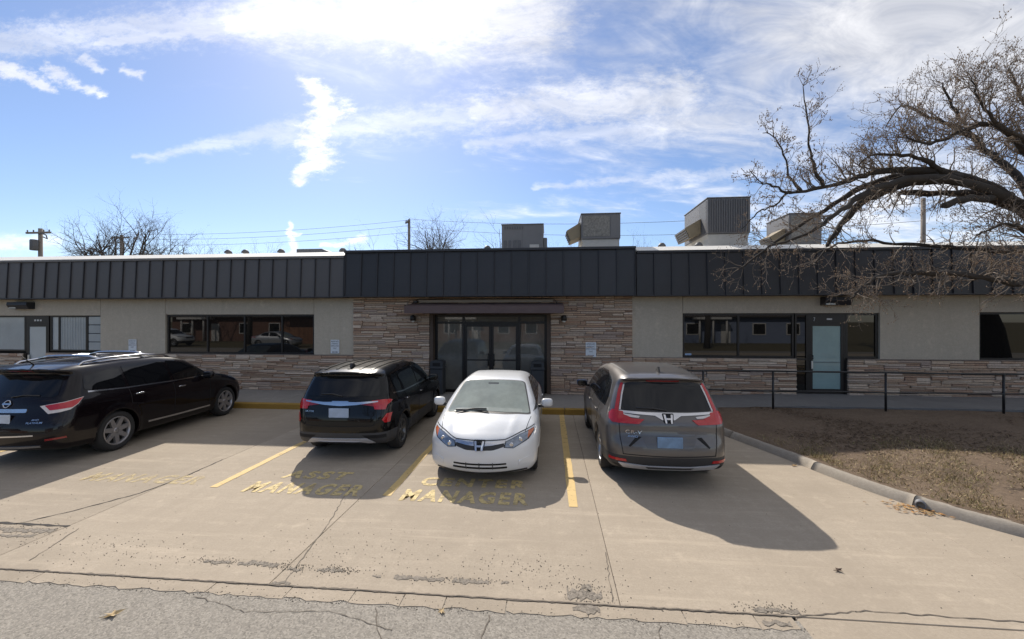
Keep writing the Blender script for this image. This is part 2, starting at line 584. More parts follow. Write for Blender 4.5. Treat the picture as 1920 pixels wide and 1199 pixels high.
for pts, wd in (([(-7.6, 4.57), (-6.6, 4.54), (-5.72, 4.53)], .04), ([(-6.5, 4.52), (-6.2, 4.9), (-5.86, 5.5), (-5.78, 6.2), (-5.80, 7.0)], .022),
                ([(-2.50, 3.74), (-2.72, 5.0), (-3.0, 6.1)], .010), ([(.56, 3.75), (.60, 4.6)], .008), ([(-5.6, 4.5), (-5.35, 3.8)], .012),
                ([(2.05, 3.70), (2.7, 3.83), (4.0, 3.80), (6.5, 3.83)], .012), ([(-5.7, 3.708), (-3.0, 3.706), (-.4, 3.704), (2.0, 3.704)], .0145),
                ([(-10, 3.706), (-5.7, 3.708)], .012)):
    ribbon(pts, wd, 0.0042, 0.010, 'pavement_crack', M_TAR if wd > .02 else M_CRK, lot)
for pts, wd in (([(-1.5, 3.5), (-1.35, 3.2), (-1.0, 2.9)], .012), ([(-3.2, 3.5), (-2.6, 3.35), (-1.9, 3.42), (-1.2, 3.25)], .010), ([(-.5, 3.5), (-.55, 3.0), (-.2, 2.6)], .012), ([(.9, 3.5), (.8, 3.1), (.95, 2.7)], .012)):
    ribbon(pts, wd * .8, -0.0018, 0.012, 'pavement_crack', M_CRK, bpy.data.objects['street'])

ribbon([(-10, 3.703), (-5.7, 3.704), (-3.0, 3.703), (2.03, 3.703)], .016, 0.0050, 0.006, 'joint_line', M_JNT, lot, .045)
for x0, x1, y, w in ((-3.55, -3.25, 4.02, .05), (-3.18, -2.72, 4.0, .07), (-2.60, -2.44, 3.97, .05), (-2.30, -2.02, 3.97, .06), (-1.72, -1.60, 3.93, .03), (-1.50, -.98, 3.92, .06), (-.92, -.55, 3.93, .07), (-.46, -.36, 3.92, .04),
                     (.16, .50, 3.82, .13), (.30, .42, 3.95, .10), (1.75, 2.15, 3.76, .06), (-2.62, -2.42, 3.72, .05), (.20, .46, 3.64, .10), (-7.0, -5.8, 4.42, .09), (-6.6, -5.9, 4.3, .06), (1.75, 2.0, 3.60, .06)):
    ribbon([(x0, y), ((x0 + x1) / 2, y + rng.uniform(-.03, .03)), (x1, y)], w, 0.0036 if y > 3.71 else .0022, w * .22, 'spall', M_SPALL, lot, .022)
# ---- painted bay lines and stencilled words
def paint_mat(name, col, lo, hi, scale=9.0):
    m = bpy.data.materials.new(name); m.use_nodes = True
    nt = m.node_tree; N, L = nt.nodes, nt.links
    p = N['Principled BSDF']; p.inputs['Roughness'].default_value = 0.75
    g = N.new('ShaderNodeNewGeometry')
    n1 = N.new('ShaderNodeTexNoise'); L.new(g.outputs['Position'], n1.inputs['Vector']); n1.inputs['Scale'].default_value = scale; n1.inputs['Detail'].default_value = 8; n1.inputs['Roughness'].default_value = 0.72
    mr = N.new('ShaderNodeMapRange'); L.new(n1.outputs['Fac'], mr.inputs[0]); mr.inputs[1].default_value = lo; mr.inputs[2].default_value = hi
    n2 = N.new('ShaderNodeTexNoise'); L.new(g.outputs['Position'], n2.inputs['Vector']); n2.inputs['Scale'].default_value = 3.0; n2.inputs['Detail'].default_value = 5
    mx = N.new('ShaderNodeMix'); mx.data_type = 'RGBA'; L.new(n2.outputs['Fac'], mx.inputs[0])
    mx.inputs[6].default_value = tuple(c * 0.85 for c in col) + (1,); mx.inputs[7].default_value = tuple(min(1, c * 1.12) for c in col) + (1,)
    L.new(mx.outputs[2], p.inputs['Base Color'])
    t = N.new('ShaderNodeBsdfTransparent'); ms = N.new('ShaderNodeMixShader')
    L.new(mr.outputs[0], ms.inputs[0]); L.new(t.outputs[0], ms.inputs[1]); L.new(p.outputs[0], ms.inputs[2])
    L.new(ms.outputs[0], N['Material Output'].inputs[0])
    MATS[name] = m
    return m


M_LINE = paint_mat('worn_yellow_line', (0.62, 0.44, 0.18), 0.28, 0.44)
M_WORD = paint_mat('worn_yellow_lettering', (0.62, 0.48, 0.22), 0.33, 0.53)
M_WORD2 = paint_mat('faded_yellow_lettering', (0.58, 0.46, 0.24), 0.38, 0.64)
for x, w, y0 in ((0.32, .125, 5.60), (-2.30, .115, 5.72), (-4.98, .12, 5.78), (-10.34, .12, 5.8), (-13.0, .12, 5.8)):
    vs = []; n = 20
    for k in range(n + 1):
        y = y0 + (10.98 - y0) * k / n
        vs += [(x - w / 2 + rng.uniform(-.006, .006), y, 0.0046), (x + w / 2 + rng.uniform(-.006, .006), y, 0.0046)]
    mb = MB(); mb.add(vs, [(2 * k, 2 * k + 1, 2 * k + 3, 2 * k + 2) for k in range(n)])
    mb.build('bay_line', M_LINE, lot)
for word, xc, y, wd, hg, m in (('MANAGER', -6.33, 5.84, 1.95, .34, M_WORD2), ('ASST', -3.70, 6.22, 1.07, .33, M_WORD), ('MANAGER', -3.59, 5.66, 1.76, .40, M_WORD),
                               ('CENTER', -1.15, 6.12, 1.62, .33, M_WORD), ('MANAGER', -1.18, 5.58, 1.80, .40, M_WORD)):
    me = fit_text(text_mesh(word, 0.4, 0.0, 0.016, 1.25), wd, hg)
    obj('painted_word', me, m, lot, (xc, y, 0.0046))

# ---- pavement along the building: slabs, painted kerb, ramp
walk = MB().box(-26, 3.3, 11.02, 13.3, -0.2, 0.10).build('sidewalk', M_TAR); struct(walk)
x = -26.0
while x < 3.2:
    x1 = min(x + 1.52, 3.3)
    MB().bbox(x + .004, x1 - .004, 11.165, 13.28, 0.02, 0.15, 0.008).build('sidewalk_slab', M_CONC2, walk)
    x = x1
kerb = MB().box(-26, 3.3, 11.04, 11.16, -0.2, 0.05).build('kerb', M_TAR); struct(kerb)
M_KY = ground_mat('kerb_yellow_paint', (0.40, 0.245, 0.055), (0.30, 0.19, 0.05), (0.46, 0.29, 0.075), stain=0.5)
x = -26.0
while x < 3.2:
    x1 = min(x + 2.4, 3.3)
    MB().bbox(x + .004, x1 - .004, 11.0, 11.16, -0.05, 0.152, 0.02).build('kerb_stone', M_KY, kerb)
    x = x1
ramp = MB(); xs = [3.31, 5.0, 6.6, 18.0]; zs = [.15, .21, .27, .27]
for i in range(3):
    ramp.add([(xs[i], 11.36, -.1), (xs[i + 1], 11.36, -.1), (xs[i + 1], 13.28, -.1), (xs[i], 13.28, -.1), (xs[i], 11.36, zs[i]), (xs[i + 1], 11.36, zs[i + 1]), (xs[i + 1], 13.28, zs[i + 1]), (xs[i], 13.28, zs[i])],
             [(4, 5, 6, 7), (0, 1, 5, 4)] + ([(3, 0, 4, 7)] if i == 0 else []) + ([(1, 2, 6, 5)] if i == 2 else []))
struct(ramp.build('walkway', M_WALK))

# ---- planted bed with its rolled kerb
BK = [(3.30, 11.34), (3.48, 10.5), (3.72, 9.5), (4.00, 8.6), (4.24, 7.85), (4.42, 7.15), (4.62, 6.55), (4.86, 6.05), (5.12, 5.65), (5.45, 5.25), (5.95, 4.80), (6.6, 4.45), (7.6, 4.2), (9.5, 4.05), (18, 4.0)]
def smooth_line(P, n=6):
    out = []
    for i in range(len(P) - 1):
        p0, p1, p2, p3 = (Vector(P[max(i - 1, 0)]), Vector(P[i]), Vector(P[i + 1]), Vector(P[min(i + 2, len(P) - 1)]))
        for k in range(n):
            t = k / n
            out.append(0.5 * ((2 * p1) + (p2 - p0) * t + (2 * p0 - 5 * p1 + 4 * p2 - p3) * t * t + (3 * p1 - p0 - 3 * p2 + p3) * t ** 3))
    out.append(Vector(P[-1]))
    return out
BL = smooth_line(BK)
prof = [(-.03, -.05), (-.01, .02), (.02, .07), (.045, .105), (.075, .118), (.12, .120), (.135, .110), (.14, .0)]
vs = []; fs = []
for i, q in enumerate(BL):
    d = (BL[min(i + 1, len(BL) - 1)] - BL[max(i - 1, 0)]).normalized()
    nn = Vector((-d.y, d.x))
    for a, z in prof:
        p = q + nn * a
        vs.append((p.x, p.y, z + (rng.uniform(-.003, .003) if z > 0 else 0)))
k_ = len(prof)
bk = bpy.data.objects.new('bed_kerb', None); COL.objects.link(bk); struct(bk)
i = 0
while i < len(BL) - 1:
    j = min(i + 14, len(BL) - 1)
    sub_v = vs[i * k_:(j + 1) * k_]
    d0 = (BL[i + 1] - BL[i]).normalized() * .004; d1 = (BL[j] - BL[j - 1]).normalized() * .004
    sub_v = [(q[0] + d0.x, q[1] + d0.y, q[2]) if n < k_ else ((q[0] - d1.x, q[1] - d1.y, q[2]) if n >= len(sub_v) - k_ else q) for n, q in enumerate(sub_v)]
    fs = [(r_ * k_ + c_, r_ * k_ + c_ + 1, (r_ + 1) * k_ + c_ + 1, (r_ + 1) * k_ + c_) for r_ in range(j - i) for c_ in range(k_ - 1)]
    fs.append(tuple(range(k_))); fs.append(tuple(range(len(sub_v) - 1, len(sub_v) - 1 - k_, -1)))
    mb = MB(); mb.add(sub_v, fs, True)
    mb.build('kerb_piece', M_KERB, bk)
    i = j


def bed_edge(y):
    for a, b in zip(BL[:-1], BL[1:]):
        if (a.y - y) * (b.y - y) <= 0 and abs(a.y - b.y) > 1e-6:
            return a.x + (b.x - a.x) * (a.y - y) / (a.y - b.y)
    return 18.0


def bed_z(x, y):
    e = x - bed_edge(y)
    return 0.115 + 0.075 * min(1, max(0, e) / 2.0) + 0.020 * math.sin(x * 1.9 + y) * math.sin(y * 1.6 - x * .6) * min(1, max(0, e)) + .05 * max(0, (y - 9.5) / 1.8) * min(1, max(0, e))


vs = []; fs = []
NY, NX = 70, 90
for i in range(NY):
    y = 4.35 + (11.35 - 4.35) * i / (NY - 1)
    x0 = bed_edge(y) + 0.12
    for j in range(NX):
        t = (j / (NX - 1)) ** 1.6
        x = x0 + (18 - x0) * t
        vs.append((x, y, bed_z(x, y) + (rng.uniform(-.012, .012) if j else 0)))
for i in range(NY - 1):
    for j in range(NX - 1):
        fs.append((i * NX + j, i * NX + j + 1, (i + 1) * NX + j + 1, (i + 1) * NX + j))
mb = MB(); mb.add(vs, fs, True)
struct(mb.build('planting_bed', M_SOIL))


def scatter(name, n, place, size, m, seed, flat=0.5, leafy=False, kind='stuff', label=None):
    """many small bits of ground cover as one object"""
    r = np.random.default_rng(seed)
    V = []; Fc = []
    k = 0
    while k < n:
        q = place(r)
        k += 1
        if q is None: continue
        x, y, z = q
        s_ = size * r.uniform(0.5, 1.5)
        a = r.uniform(0, 6.28)
        ca, sa = math.cos(a), math.sin(a)
        o = len(V)
        if leafy:
            tl = r.uniform(-.6, .6); t2 = r.uniform(-.6, .6)
            for dx, dy in ((-1, 0), (0, -.45), (1, 0), (0, .45)):
                V.append((x + s_ * (dx * ca - dy * sa), y + s_ * (dx * sa + dy * ca), z + .004 + abs(s_ * (dx * tl + dy * t2)) * .6))
            Fc.append((o, o + 1, o + 2)); Fc.append((o, o + 2, o + 3))
        else:
            for dx, dy in ((-1, -.7), (1, -.8), (.8, .9), (-.7, .7)):
                jx, jy = dx * r.uniform(.6, 1.1), dy * r.uniform(.6, 1.1)
                V.append((x + s_ * (jx * ca - jy * sa), y + s_ * (jx * sa + jy * ca), z - .001))
            V.append((x, y, z + s_ * flat * 1.6))
            Fc += [(o, o + 1, o + 4), (o + 1, o + 2, o + 4), (o + 2, o + 3, o + 4), (o + 3, o, o + 4)]
    me = bpy.data.meshes.new(name); me.from_pydata(V, [], Fc); me.update()
    o = obj(name, me, m); o['kind'] = kind
    if label: o['label'] = label
    return o


def island_mat(name, cols, rough=0.9):
    m = bpy.data.materials.new(name); m.use_nodes = True
    nt = m.node_tree; N, L = nt.nodes, nt.links
    p = N['Principled BSDF']; p.inputs['Roughness'].default_value = rough
    p.inputs['Specular IOR Level'].default_value = 0.25
    g = N.new('ShaderNodeNewGeometry'); r_ = N.new('ShaderNodeValToRGB')
    r_.color_ramp.interpolation = 'CONSTANT'
    oi = N.new('ShaderNodeObjectInfo')
    ad = N.new('ShaderNodeMath'); ad.operation = 'ADD'; L.new(g.outputs['Random Per Island'], ad.inputs[0]); L.new(oi.outputs['Random'], ad.inputs[1])
    fr = N.new('ShaderNodeMath'); fr.operation = 'FRACT'; L.new(ad.outputs[0], fr.inputs[0])
    L.new(fr.outputs[0], r_.inputs[0])
    el = r_.color_ramp.elements
    el[0].position = 0; el[0].color = cols[0] + (1,)
    el[1].position = 1 / len(cols); el[1].color = cols[1] + (1,)
    for i, c in enumerate(cols[2:], 2):
        e = el.new(i / len(cols)); e.color = c + (1,)
    nz = N.new('ShaderNodeTexNoise'); L.new(g.outputs['Position'], nz.inputs['Vector']); nz.inputs['Scale'].default_value = 28; nz.inputs['Detail'].default_value = 6; nz.inputs['Roughness'].default_value = 0.7
    mr = N.new('ShaderNodeMapRange'); L.new(nz.outputs['Fac'], mr.inputs[0]); mr.inputs[1].default_value = .25; mr.inputs[2].default_value = .75; mr.inputs[3].default_value = .68; mr.inputs[4].default_value = 1.3
    hs = N.new('ShaderNodeHueSaturation'); L.new(r_.outputs[0], hs.inputs['Color']); L.new(mr.outputs[0], hs.inputs['Value'])
    L.new(hs.outputs[0], p.inputs['Base Color'])
    b = N.new('ShaderNodeBump'); b.inputs['Strength'].default_value = .5; b.inputs['Distance'].default_value = .01; L.new(nz.outputs['Fac'], b.inputs['Height']); L.new(b.outputs[0], p.inputs['Normal'])
    MATS[name] = m
    return m


M_CRUMB = island_mat('asphalt_crumbs', [(.08, .072, .062), (.15, .135, .11), (.22, .195, .155), (.34, .30, .24), (.11, .095, .078)])
M_LITTER = island_mat('leaf_litter', [(.055, .036, .024), (.09, .058, .036), (.13, .085, .05), (.04, .028, .02), (.18, .125, .075)])
M_GRASS = island_mat('dry_grass', [(.27, .21, .10), (.38, .29, .16), (.20, .19, .07), (.43, .34, .20), (.22, .165, .085), (.30, .22, .12)])

def crumbs_place(r):
    t = r.uniform()
    if t < .45:   # broken edge of the lot
        c = [(-3.4, 4.02, .5, .05), (-2.6, 3.98, .25, .06), (-2.1, 3.98, .2, .05), (-.9, 3.93, .45, .06), (.35, 3.85, .22, .14), (1.9, 3.78, .25, .07), (-4.7, 4.15, .7, .25), (-.1, 4.15, .7, .22), (-2.0, 4.3, .9, .35)][int(r.integers(0, 9))]
        return (c[0] + r.normal() * c[2] * .6, c[1] + r.normal() * c[3] * .7, 0.003)
    if t < .8:
        return (r.uniform(-7, 2.1), (3.54 + r.normal() * .018) if r.uniform() < .7 else r.uniform(3.5, 3.7), -.012)
    if t < .9:
        return (r.uniform(-7.5, -5.6) + 0, 4.35 + r.normal() * .16, .003)
    return (r.uniform(-9, 8), r.uniform(3.75, 6.5), .003)
def crumbs2(r):
    q = crumbs_place(r)
    return None if q is None else (q[0], max(q[1], 3.50) if q[2] < 0 else max(q[1], 3.735), -.001 if q[2] < 0 and q[1] > 3.555 else (q[2] if q[2] > 0 else -.005))
scatter('loose_gravel', 3000, crumbs2, .0048, M_CRUMB, 3)

def litter_place(r):
    y = r.uniform(7.6, 11.2); x = bed_edge(y) + .25 + abs(r.normal()) * 4.0
    n = math.sin(x * 1.1 + y * .7) + math.sin(x * .45 - y * 1.7 + 1.0) + .6 * math.sin(x * 3 + y * 2)
    if x > 16 or n < r.uniform(-.4, .9): return None
    return (x, y, bed_z(x, y))
scatter('leaf_mulch', 16000, litter_place, .022, M_LITTER, 4, leafy=True)

def grass_patch():
    r = np.random.default_rng(11)
    V = []; Fc = []
    for k in range(52000):
        y = r.uniform(4.5, 9.0); e = bed_edge(y)
        x = e + .2 + r.uniform(0, 1) ** 1.3 * 7.5
        lim = 8.3 + .12 * (x - 5) + .3 * math.sin(x * 2)
        n = math.sin(x * 2.3 + y) * math.sin(y * 2.9 - x) + .6 * math.sin(x * 6.1 - y * 4.3) - .15
        if y > lim + r.normal() * .3 or n < r.uniform(-1.3, .8) or x < e + .2: continue
        z = bed_z(x, y) - .004
        h = r.uniform(.02, .055) + .04 * (r.uniform() < .12); a = r.uniform(0, 6.28); w = r.uniform(.003, .006)
        lx, ly = r.normal() * .04, r.normal() * .04
        o = len(V)
        V += [(x - w * math.cos(a), y - w * math.sin(a), z), (x + w * math.cos(a), y + w * math.sin(a), z), (x + lx, y + ly, z + h)]
        Fc.append((o, o + 1, o + 2))
    me = bpy.data.meshes.new('dry_grass'); me.from_pydata(V, [], Fc); me.update()
    o = obj('dry_grass', me, M_GRASS); o['kind'] = 'stuff'
grass_patch()
def straw_place(r):
    y = r.uniform(4.6, 8.2); x = bed_edge(y) + .2 + r.uniform(0, 7)
    return (x, y, bed_z(x, y)) if x < 16 else None
scatter('fallen_leaves', 2200, straw_place, .020, island_mat('pale_leaves', [(.26, .19, .11), (.34, .26, .16), (.17, .11, .06), (.42, .34, .22)]), 8, leafy=True)
# ------------------------------------------------------------------ the building
D = 13.2
bld = thing('office_building', 'long single-storey building, stone veneer entrance and dark ribbed metal fascia', 'building', (0, D, 0))
M_STUC = ground_mat('pale_stucco', (0.55, 0.485, 0.39), (0.51, 0.45, 0.36), (0.58, 0.515, 0.42), stain=0.10, drip=0.26, bump=0.25)
M_DARK = mat('dark_core', (0.03, 0.028, 0.026), 0.9, var=0.1)
M_MORT = mat('stone_mortar', (0.06, 0.048, 0.038), 0.95, var=0.3, scale=8)
M_FRAME = mat('bronze_frame', (0.022, 0.019, 0.018), 0.4, 0.3, var=0.1)
M_PANE = mat('window_glass', (0.010, 0.0095, 0.009), 0.015, var=0.05, ior=1.58)
M_FASC = mat('charcoal_metal', (0.028, 0.0275, 0.031), 0.45, 0.1, var=0.2, scale=1.4, rand=0.10)
M_RIB = mat('charcoal_rib', (0.030, 0.030, 0.035), 0.5, 0.1, var=0.08)
M_WHITE = mat('white_roof_edge', (0.74, 0.72, 0.67), 0.7, var=0.05, scale=2)
M_ROOF = mat('roof_membrane', (0.45, 0.44, 0.42), 0.9, var=0.1)
M_STONE = island_mat('ledge_stone', [(.48, .345, .245), (.53, .405, .30), (.41, .27, .19), (.57, .455, .35), (.45, .315, .225), (.41, .32, .265), (.51, .37, .27), (.48, .385, .31), (.39, .26, .185), (.62, .505, .40), (.49, .35, .25), (.54, .435, .35)], 0.88)
M_TEAL = mat('frosted_door_glass', (0.24, 0.36, 0.365), 0.18, var=0.12, scale=2.5, coat=.6)
M_BLIND = mat('blinds_behind_glass', (0.30, 0.34, 0.37), 0.25, var=0.15, scale=2, coat=.6)
M_PALE = mat('pale_door_panel', (0.42, 0.46, 0.48), 0.3, var=0.1, scale=2, coat=.5)

MB().box(-26, 18, .34, 12, 0.0, 4.40).build('core', M_DARK, bld)
MB().box(-26, 18, -.12, 12, 4.405, 4.50).build('roof', M_ROOF, bld)
for x0, x1, z0, z1 in ((-26, -15.62, 2.64, 3.32), (-15.61, -13.155, 1.33, 3.32), (-13.145, -7.80, 2.67, 3.32), (-7.79, -6.42, 1.33, 3.32), (2.56, 4.075, 1.33, 3.32),
                       (4.085, 9.70, 2.69, 3.32), (9.71, 12.39, 1.32, 3.32), (12.40, 18, 2.71, 3.32), (15.6, 18, 1.33, 2.705), (-26, -21.52, 1.31, 2.635)):
    MB().bbox(x0, x1, 0.0, .33, z0, z1, .006).build('stucco_panel', M_STUC, bld)

# ---- ledge stone: interlocking courses laid into the walls, the largest in view as single stones
srng = random.Random(21)
stone_meshes = []
for k in range(10):
    bm = bmesh.new(); bmesh.ops.create_cube(bm, size=1.0)
    bmesh.ops.bevel(bm, geom=bm.edges[:], offset=0.06, segments=1, affect='EDGES')
    for v in bm.verts:
        v.co.x += srng.uniform(-.012, .012); v.co.z += srng.uniform(-.05, .05); v.co.y += srng.uniform(-.10, .10) if v.co.y < 0 else 0
    me = bpy.data.meshes.new('stone'); bm.to_mesh(me); bm.free(); me.materials.append(M_STONE)
    stone_meshes.append(me)

stones = []
def lay(x0, x1, z0, z1, yb=-.012):
    cw, ch = 0.055, 0.0335
    nx, nz = max(2, int(round((x1 - x0) / cw))), int(round((z1 - z0) / ch))
    cw, ch = (x1 - x0) / nx, (z1 - z0) / nz
    occ = np.zeros((nx, nz), bool)
    for k in range(nz):
        i = 0
        while i < nx:
            if occ[i, k]: i += 1; continue
            hh = srng.choices((1, 2, 3), (.38, .57, .05))[0]
            hh = min(hh, nz - k)
            if k + hh == nz - 1: hh = min(hh + 1, nz - k)
            wl = srng.randint(4, 9) if hh == 3 else srng.randint(5, 20)
            j = i
            while j < nx and j - i < wl and not occ[j, k]: j += 1
            if j < nx and not occ[j, k]:
                rest = 0
                while j + rest < nx and not occ[j + rest, k] and rest < 4: rest += 1
                if rest < 3: j += rest
            while hh > 1 and occ[i:j, k:k + hh].any(): hh -= 1
            occ[i:j, k:k + hh] = True
            gp = .0055
            stones.append((x0 + i * cw + gp, x0 + j * cw - gp, z0 + k * ch + gp, z0 + (k + hh) * ch - gp, yb + srng.uniform(-.028, .018)))
            i = j
for r_ in ((-6.42, -3.86, .15, 3.22), (.04, 2.56, .15, 3.22), (-3.86, .04, 2.70, 3.22), (-26, -18.62, .15, 1.30), (-17.68, -6.42, .15, 1.31), (2.56, 7.36, .16, 1.32), (8.80, 18, .16, 1.30)):
    lay(*r_)
    MB().box(r_[0], r_[1], 0.0, .30, r_[2] - .03, r_[3]).build('stone_backing', M_MORT, bld)
def vis(s_):
    x = (s_[0] + s_[1]) / 2; z = (s_[2] + s_[3]) / 2
    hid = (x < -13.2) or (z < .95 and -13.2 < x < -11) or (-5.9 < x < -3.2 and z < 1.0) or (2.2 < x < 4.2 and z < .6) or x > 13.8
    return (s_[1] - s_[0]) * (s_[3] - s_[2]) * (0.05 if hid else 1.0)
order = sorted(range(len(stones)), key=lambda i: -vis(stones[i]))
rest = MB()
for n_, i in enumerate(order):
    x0, x1, z0, z1, y = stones[i]
    if n_ < 300:
        o = obj('stone', stone_meshes[i % 10], M_STONE, bld)
        o.location = ((x0 + x1) / 2, y, (z0 + z1) / 2)
        o.scale = (x1 - x0, 0.07, z1 - z0)
    else:
        me = stone_meshes[i % 10]
        rest.add([((x0 + x1) / 2 + v.co.x * (x1 - x0), y + v.co.y * .07, (z0 + z1) / 2 + v.co.z * (z1 - z0)) for v in me.vertices], [p.vertices[:] for p in me.polygons])
struct(rest.build('small_stones', M_STONE, bld), 'stuff')
for x0, x1 in ((-17.68, -6.43), (2.57, 7.36), (8.80, 18)):
    MB().bbox(x0, x1, -.045, .0, 1.305, 1.335, .006).build('stone_ledge', mat('ledge_cap', (.22, .18, .15), .85, var=.2), bld)


# ---- windows and doors
def frame_parts(name, x0, x1, z0, z1, mull=(), trans=(), y=.06, t=.055, pane_m=None, panes=True, dep=.07):
    b = MB()
    b.box(x0, x1, y, y + dep, z1 - t, z1); b.box(x0, x1, y, y + dep, z0, z0 + t)
    b.box(x0, x0 + t, y + .002, y + dep - .002, z0 + t, z1 - t); b.box(x1 - t, x1, y + .002, y + dep - .002, z0 + t, z1 - t)
    for mx in mull: b.box(mx - t / 2, mx + t / 2, y + .004, y + dep - .004, z0 + t, z1 - t)
    w = b.build(name, M_FRAME, bld)
    if panes:
        ed = [x0 + t] + [e for mx in mull for e in (mx - t / 2, mx + t / 2)] + [x1 - t]
        for k in range(0, len(ed), 2):
            pm = pane_m[k // 2] if isinstance(pane_m, (list, tuple)) else (pane_m or M_PANE)
            p = MB().box(ed[k] - .003, ed[k + 1] + .003, -.004, .004, z0 + t - .003, z1 - t + .003).build('pane', pm, w)
            p.location = (0, y + dep * .55, 0)
            p.rotation_euler = (0, 0, 0)
    MB().box(x0 - .01, x1 + .01, y + dep, .33, z0 - .01, z1 + .01).build('window_backing', M_DARK, w)
    return w

frame_parts('window', -13.13, -7.81, 1.335, 2.665, (-11.65, -10.30, -8.96))
frame_parts('window', 4.09, 7.34, 1.34, 2.685, (5.74,))
frame_parts('window', 8.80, 9.69, 1.34, 2.685, (), t=.06)
frame_parts('window', 12.41, 15.58, 1.33, 2.705, (14.0,))
frame_parts('window', -21.5, -18.62, 1.37, 2.635, (-20.1,), pane_m=M_BLIND)
wL = frame_parts('window', -17.64, -16.20, 1.38, 2.635, (-17.30,), pane_m=[M_PALE, M_BLIND])
for k in range(9):
    MB().box(-17.24 + k * .105, -17.225 + k * .105, .086, .090, 1.44, 2.58).build('blind_edge', M_PALE, wL)
lv = frame_parts('louvre_window', -16.19, -15.63, 1.38, 2.635, (), t=.03, panes=False)
for k in range(4):
    MB().bbox(-16.16, -15.66, .075, .105, 1.42 + k * .30, 1.70 + k * .30, .01).build('louvre_panel', M_BLIND, lv)
# door on the right with side light
sl = frame_parts('side_light', 7.37, 7.74, .28, 2.685, (), t=.05)
MB().box(7.42, 7.69, .063, .128, 1.28, 1.33).build('rail', M_FRAME, sl)


def door(x0, x1, z0, z1, pane_m, y=.06, st=.075, name='door', hinge=0):
    b = MB()
    b.box(x0, x0 + st, y, y + .05, z0, z1); b.box(x1 - st, x1, y, y + .05, z0, z1)
    b.box(x0 + st, x1 - st, y + .002, y + .048, z0, z0 + .12); b.box(x0 + st, x1 - st, y + .002, y + .048, z1 - .09, z1)
    d = b.build(name, M_FRAME, bld)
    MB().box(x0 + st - .003, x1 - st + .003, y + .018, y + .028, z0 + .117, z1 - .087).build('pane', pane_m, d)
    return d

fr = frame_parts('door_frame', 7.745, 8.795, .26, 2.685, (), t=.05, panes=False)
MB().box(7.795, 8.745, .063, .128, 2.40, 2.63).build('transom', M_FRAME, fr)
dr = door(7.80, 8.74, .30, 2.395, M_TEAL)
MB().box(7.88, 8.66, .070, .077, 1.20, 1.235).build('push_bar', mat('dim_bar', (.14, .20, .21), .4, var=.1), dr)
MB().bbox(7.815, 7.87, .02, .06, 1.02, 1.26, .01).build('door_lock', mat('brushed_steel', (.55, .55, .53), .35, .8, var=.05), dr)
MB().tube([(7.84, .02, 1.44), (7.84, -.02, 1.42), (7.84, -.02, 1.32), (7.84, .02, 1.30)], .012, 6).build('door_handle', M_FRAME, dr)
me = fit_text(text_mesh('7', .1, .001), .045, .11); o = obj('transom_number', me, mat('white_vinyl', (.55, .55, .55), .5, var=.05), fr, (7.92, .058, 2.45)); o.rotation_euler = (R(90), 0, 0)
MB().box(8.27, 8.42, .056, .060, 2.49, 2.535).build('transom_sticker', mat('white_vinyl', (.55, .55, .55)), fr)
MB().box(4.17, 4.36, .082, .090, 1.40, 1.455).build('window_sticker', mat('blue_sticker', (.30, .42, .62), .5, var=.1), bld)
# left door
fl = frame_parts('door_frame', -18.60, -17.70, .16, 2.635, (), t=.06, panes=False)
MB().box(-18.54, -17.76, .063, .128, 2.34, 2.58).build('transom', M_FRAME, fl)
for k in range(3):
    MB().box(-18.27 + k * .11, -18.20 + k * .11, .056, .060, 2.44, 2.50).build('transom_sticker', mat('white_vinyl', (.55, .55, .55)), fl)
dl = door(-18.535, -17.765, .18, 2.335, M_PALE, st=.05)
MB().bbox(-18.50, -18.44, .02, .06, 1.05, 1.25, .01).build('door_lock', mat('brushed_steel', (.55, .55, .53)), dl)
MB().bbox(-18.60, -17.70, -.05, .33, .10, .158, .01).build('door_sill', M_FRAME, bld)
MB().bbox(7.37, 8.795, -.02, .33, .20, .262, .01).build('door_sill', M_FRAME, bld)

# ---- entrance, set back between the stone piers
EY = .20
M_EPANE = mat('lit_lobby_glass', (0.15, 0.145, 0.128), 0.02, var=0.45, scale=1.1, ior=1.62)  # pale base colour stands in for light inside the lobby
ent = MB()
for x0, x1, z0, z1 in ((-3.74, -3.66, .15, 2.66), (-.16, -.08, .15, 2.66), (-3.66, -.16, 2.585, 2.66), (-3.66, -.16, 2.36, 2.43), (-2.83, -2.755, .15, 2.585), (-1.005, -.93, .15, 2.585)):
    ent.box(x0, x1, EY + .004 * (x1 - x0 < .1), EY + .10, z0, z1)
ent.box(-3.66, -2.83, EY + .003, EY + .09, .15, .22); ent.box(-.93, -.16, EY + .003, EY + .09, .15, .22)
entf = ent.build('entrance_frame', M_FRAME, bld)
for x0, x1, z0, z1 in ((-3.665, -2.825, .215, 2.365), (-.935, -.155, .215, 2.365), (-3.665, -2.825, 2.425, 2.59), (-2.76, -1.0, 2.425, 2.59), (-.935, -.155, 2.425, 2.59)):
    MB().box(x0, x1, EY + .045, EY + .055, z0, z1).build('pane', M_EPANE, entf)
for x0, x1, hx in ((-2.75, -1.885, -1.97), (-1.875, -1.01, -1.79)):
    d = door(x0, x1, .165, 2.355, M_EPANE, y=EY + .02, st=.07)
    MB().tube([(hx, EY + .02, 1.00), (hx, EY - .05, 1.02), (hx, EY - .05, 1.36), (hx, EY + .02, 1.38)], .016, 8).build('pull_handle', M_FRAME, d)
    MB().box(x0 + .07, x1 - .07, EY + .03, EY + .044, 1.16, 1.20).build('push_bar', M_FRAME, d)
M_JAMB = mat('brown_jamb', (.085, .058, .042), .7, var=.15)
for x0, x1 in ((-3.86, -3.742), (-.078, .04)):
    MB().box(x0, x1, -.03, .33, .15, 2.70).build('jamb', M_JAMB, bld)
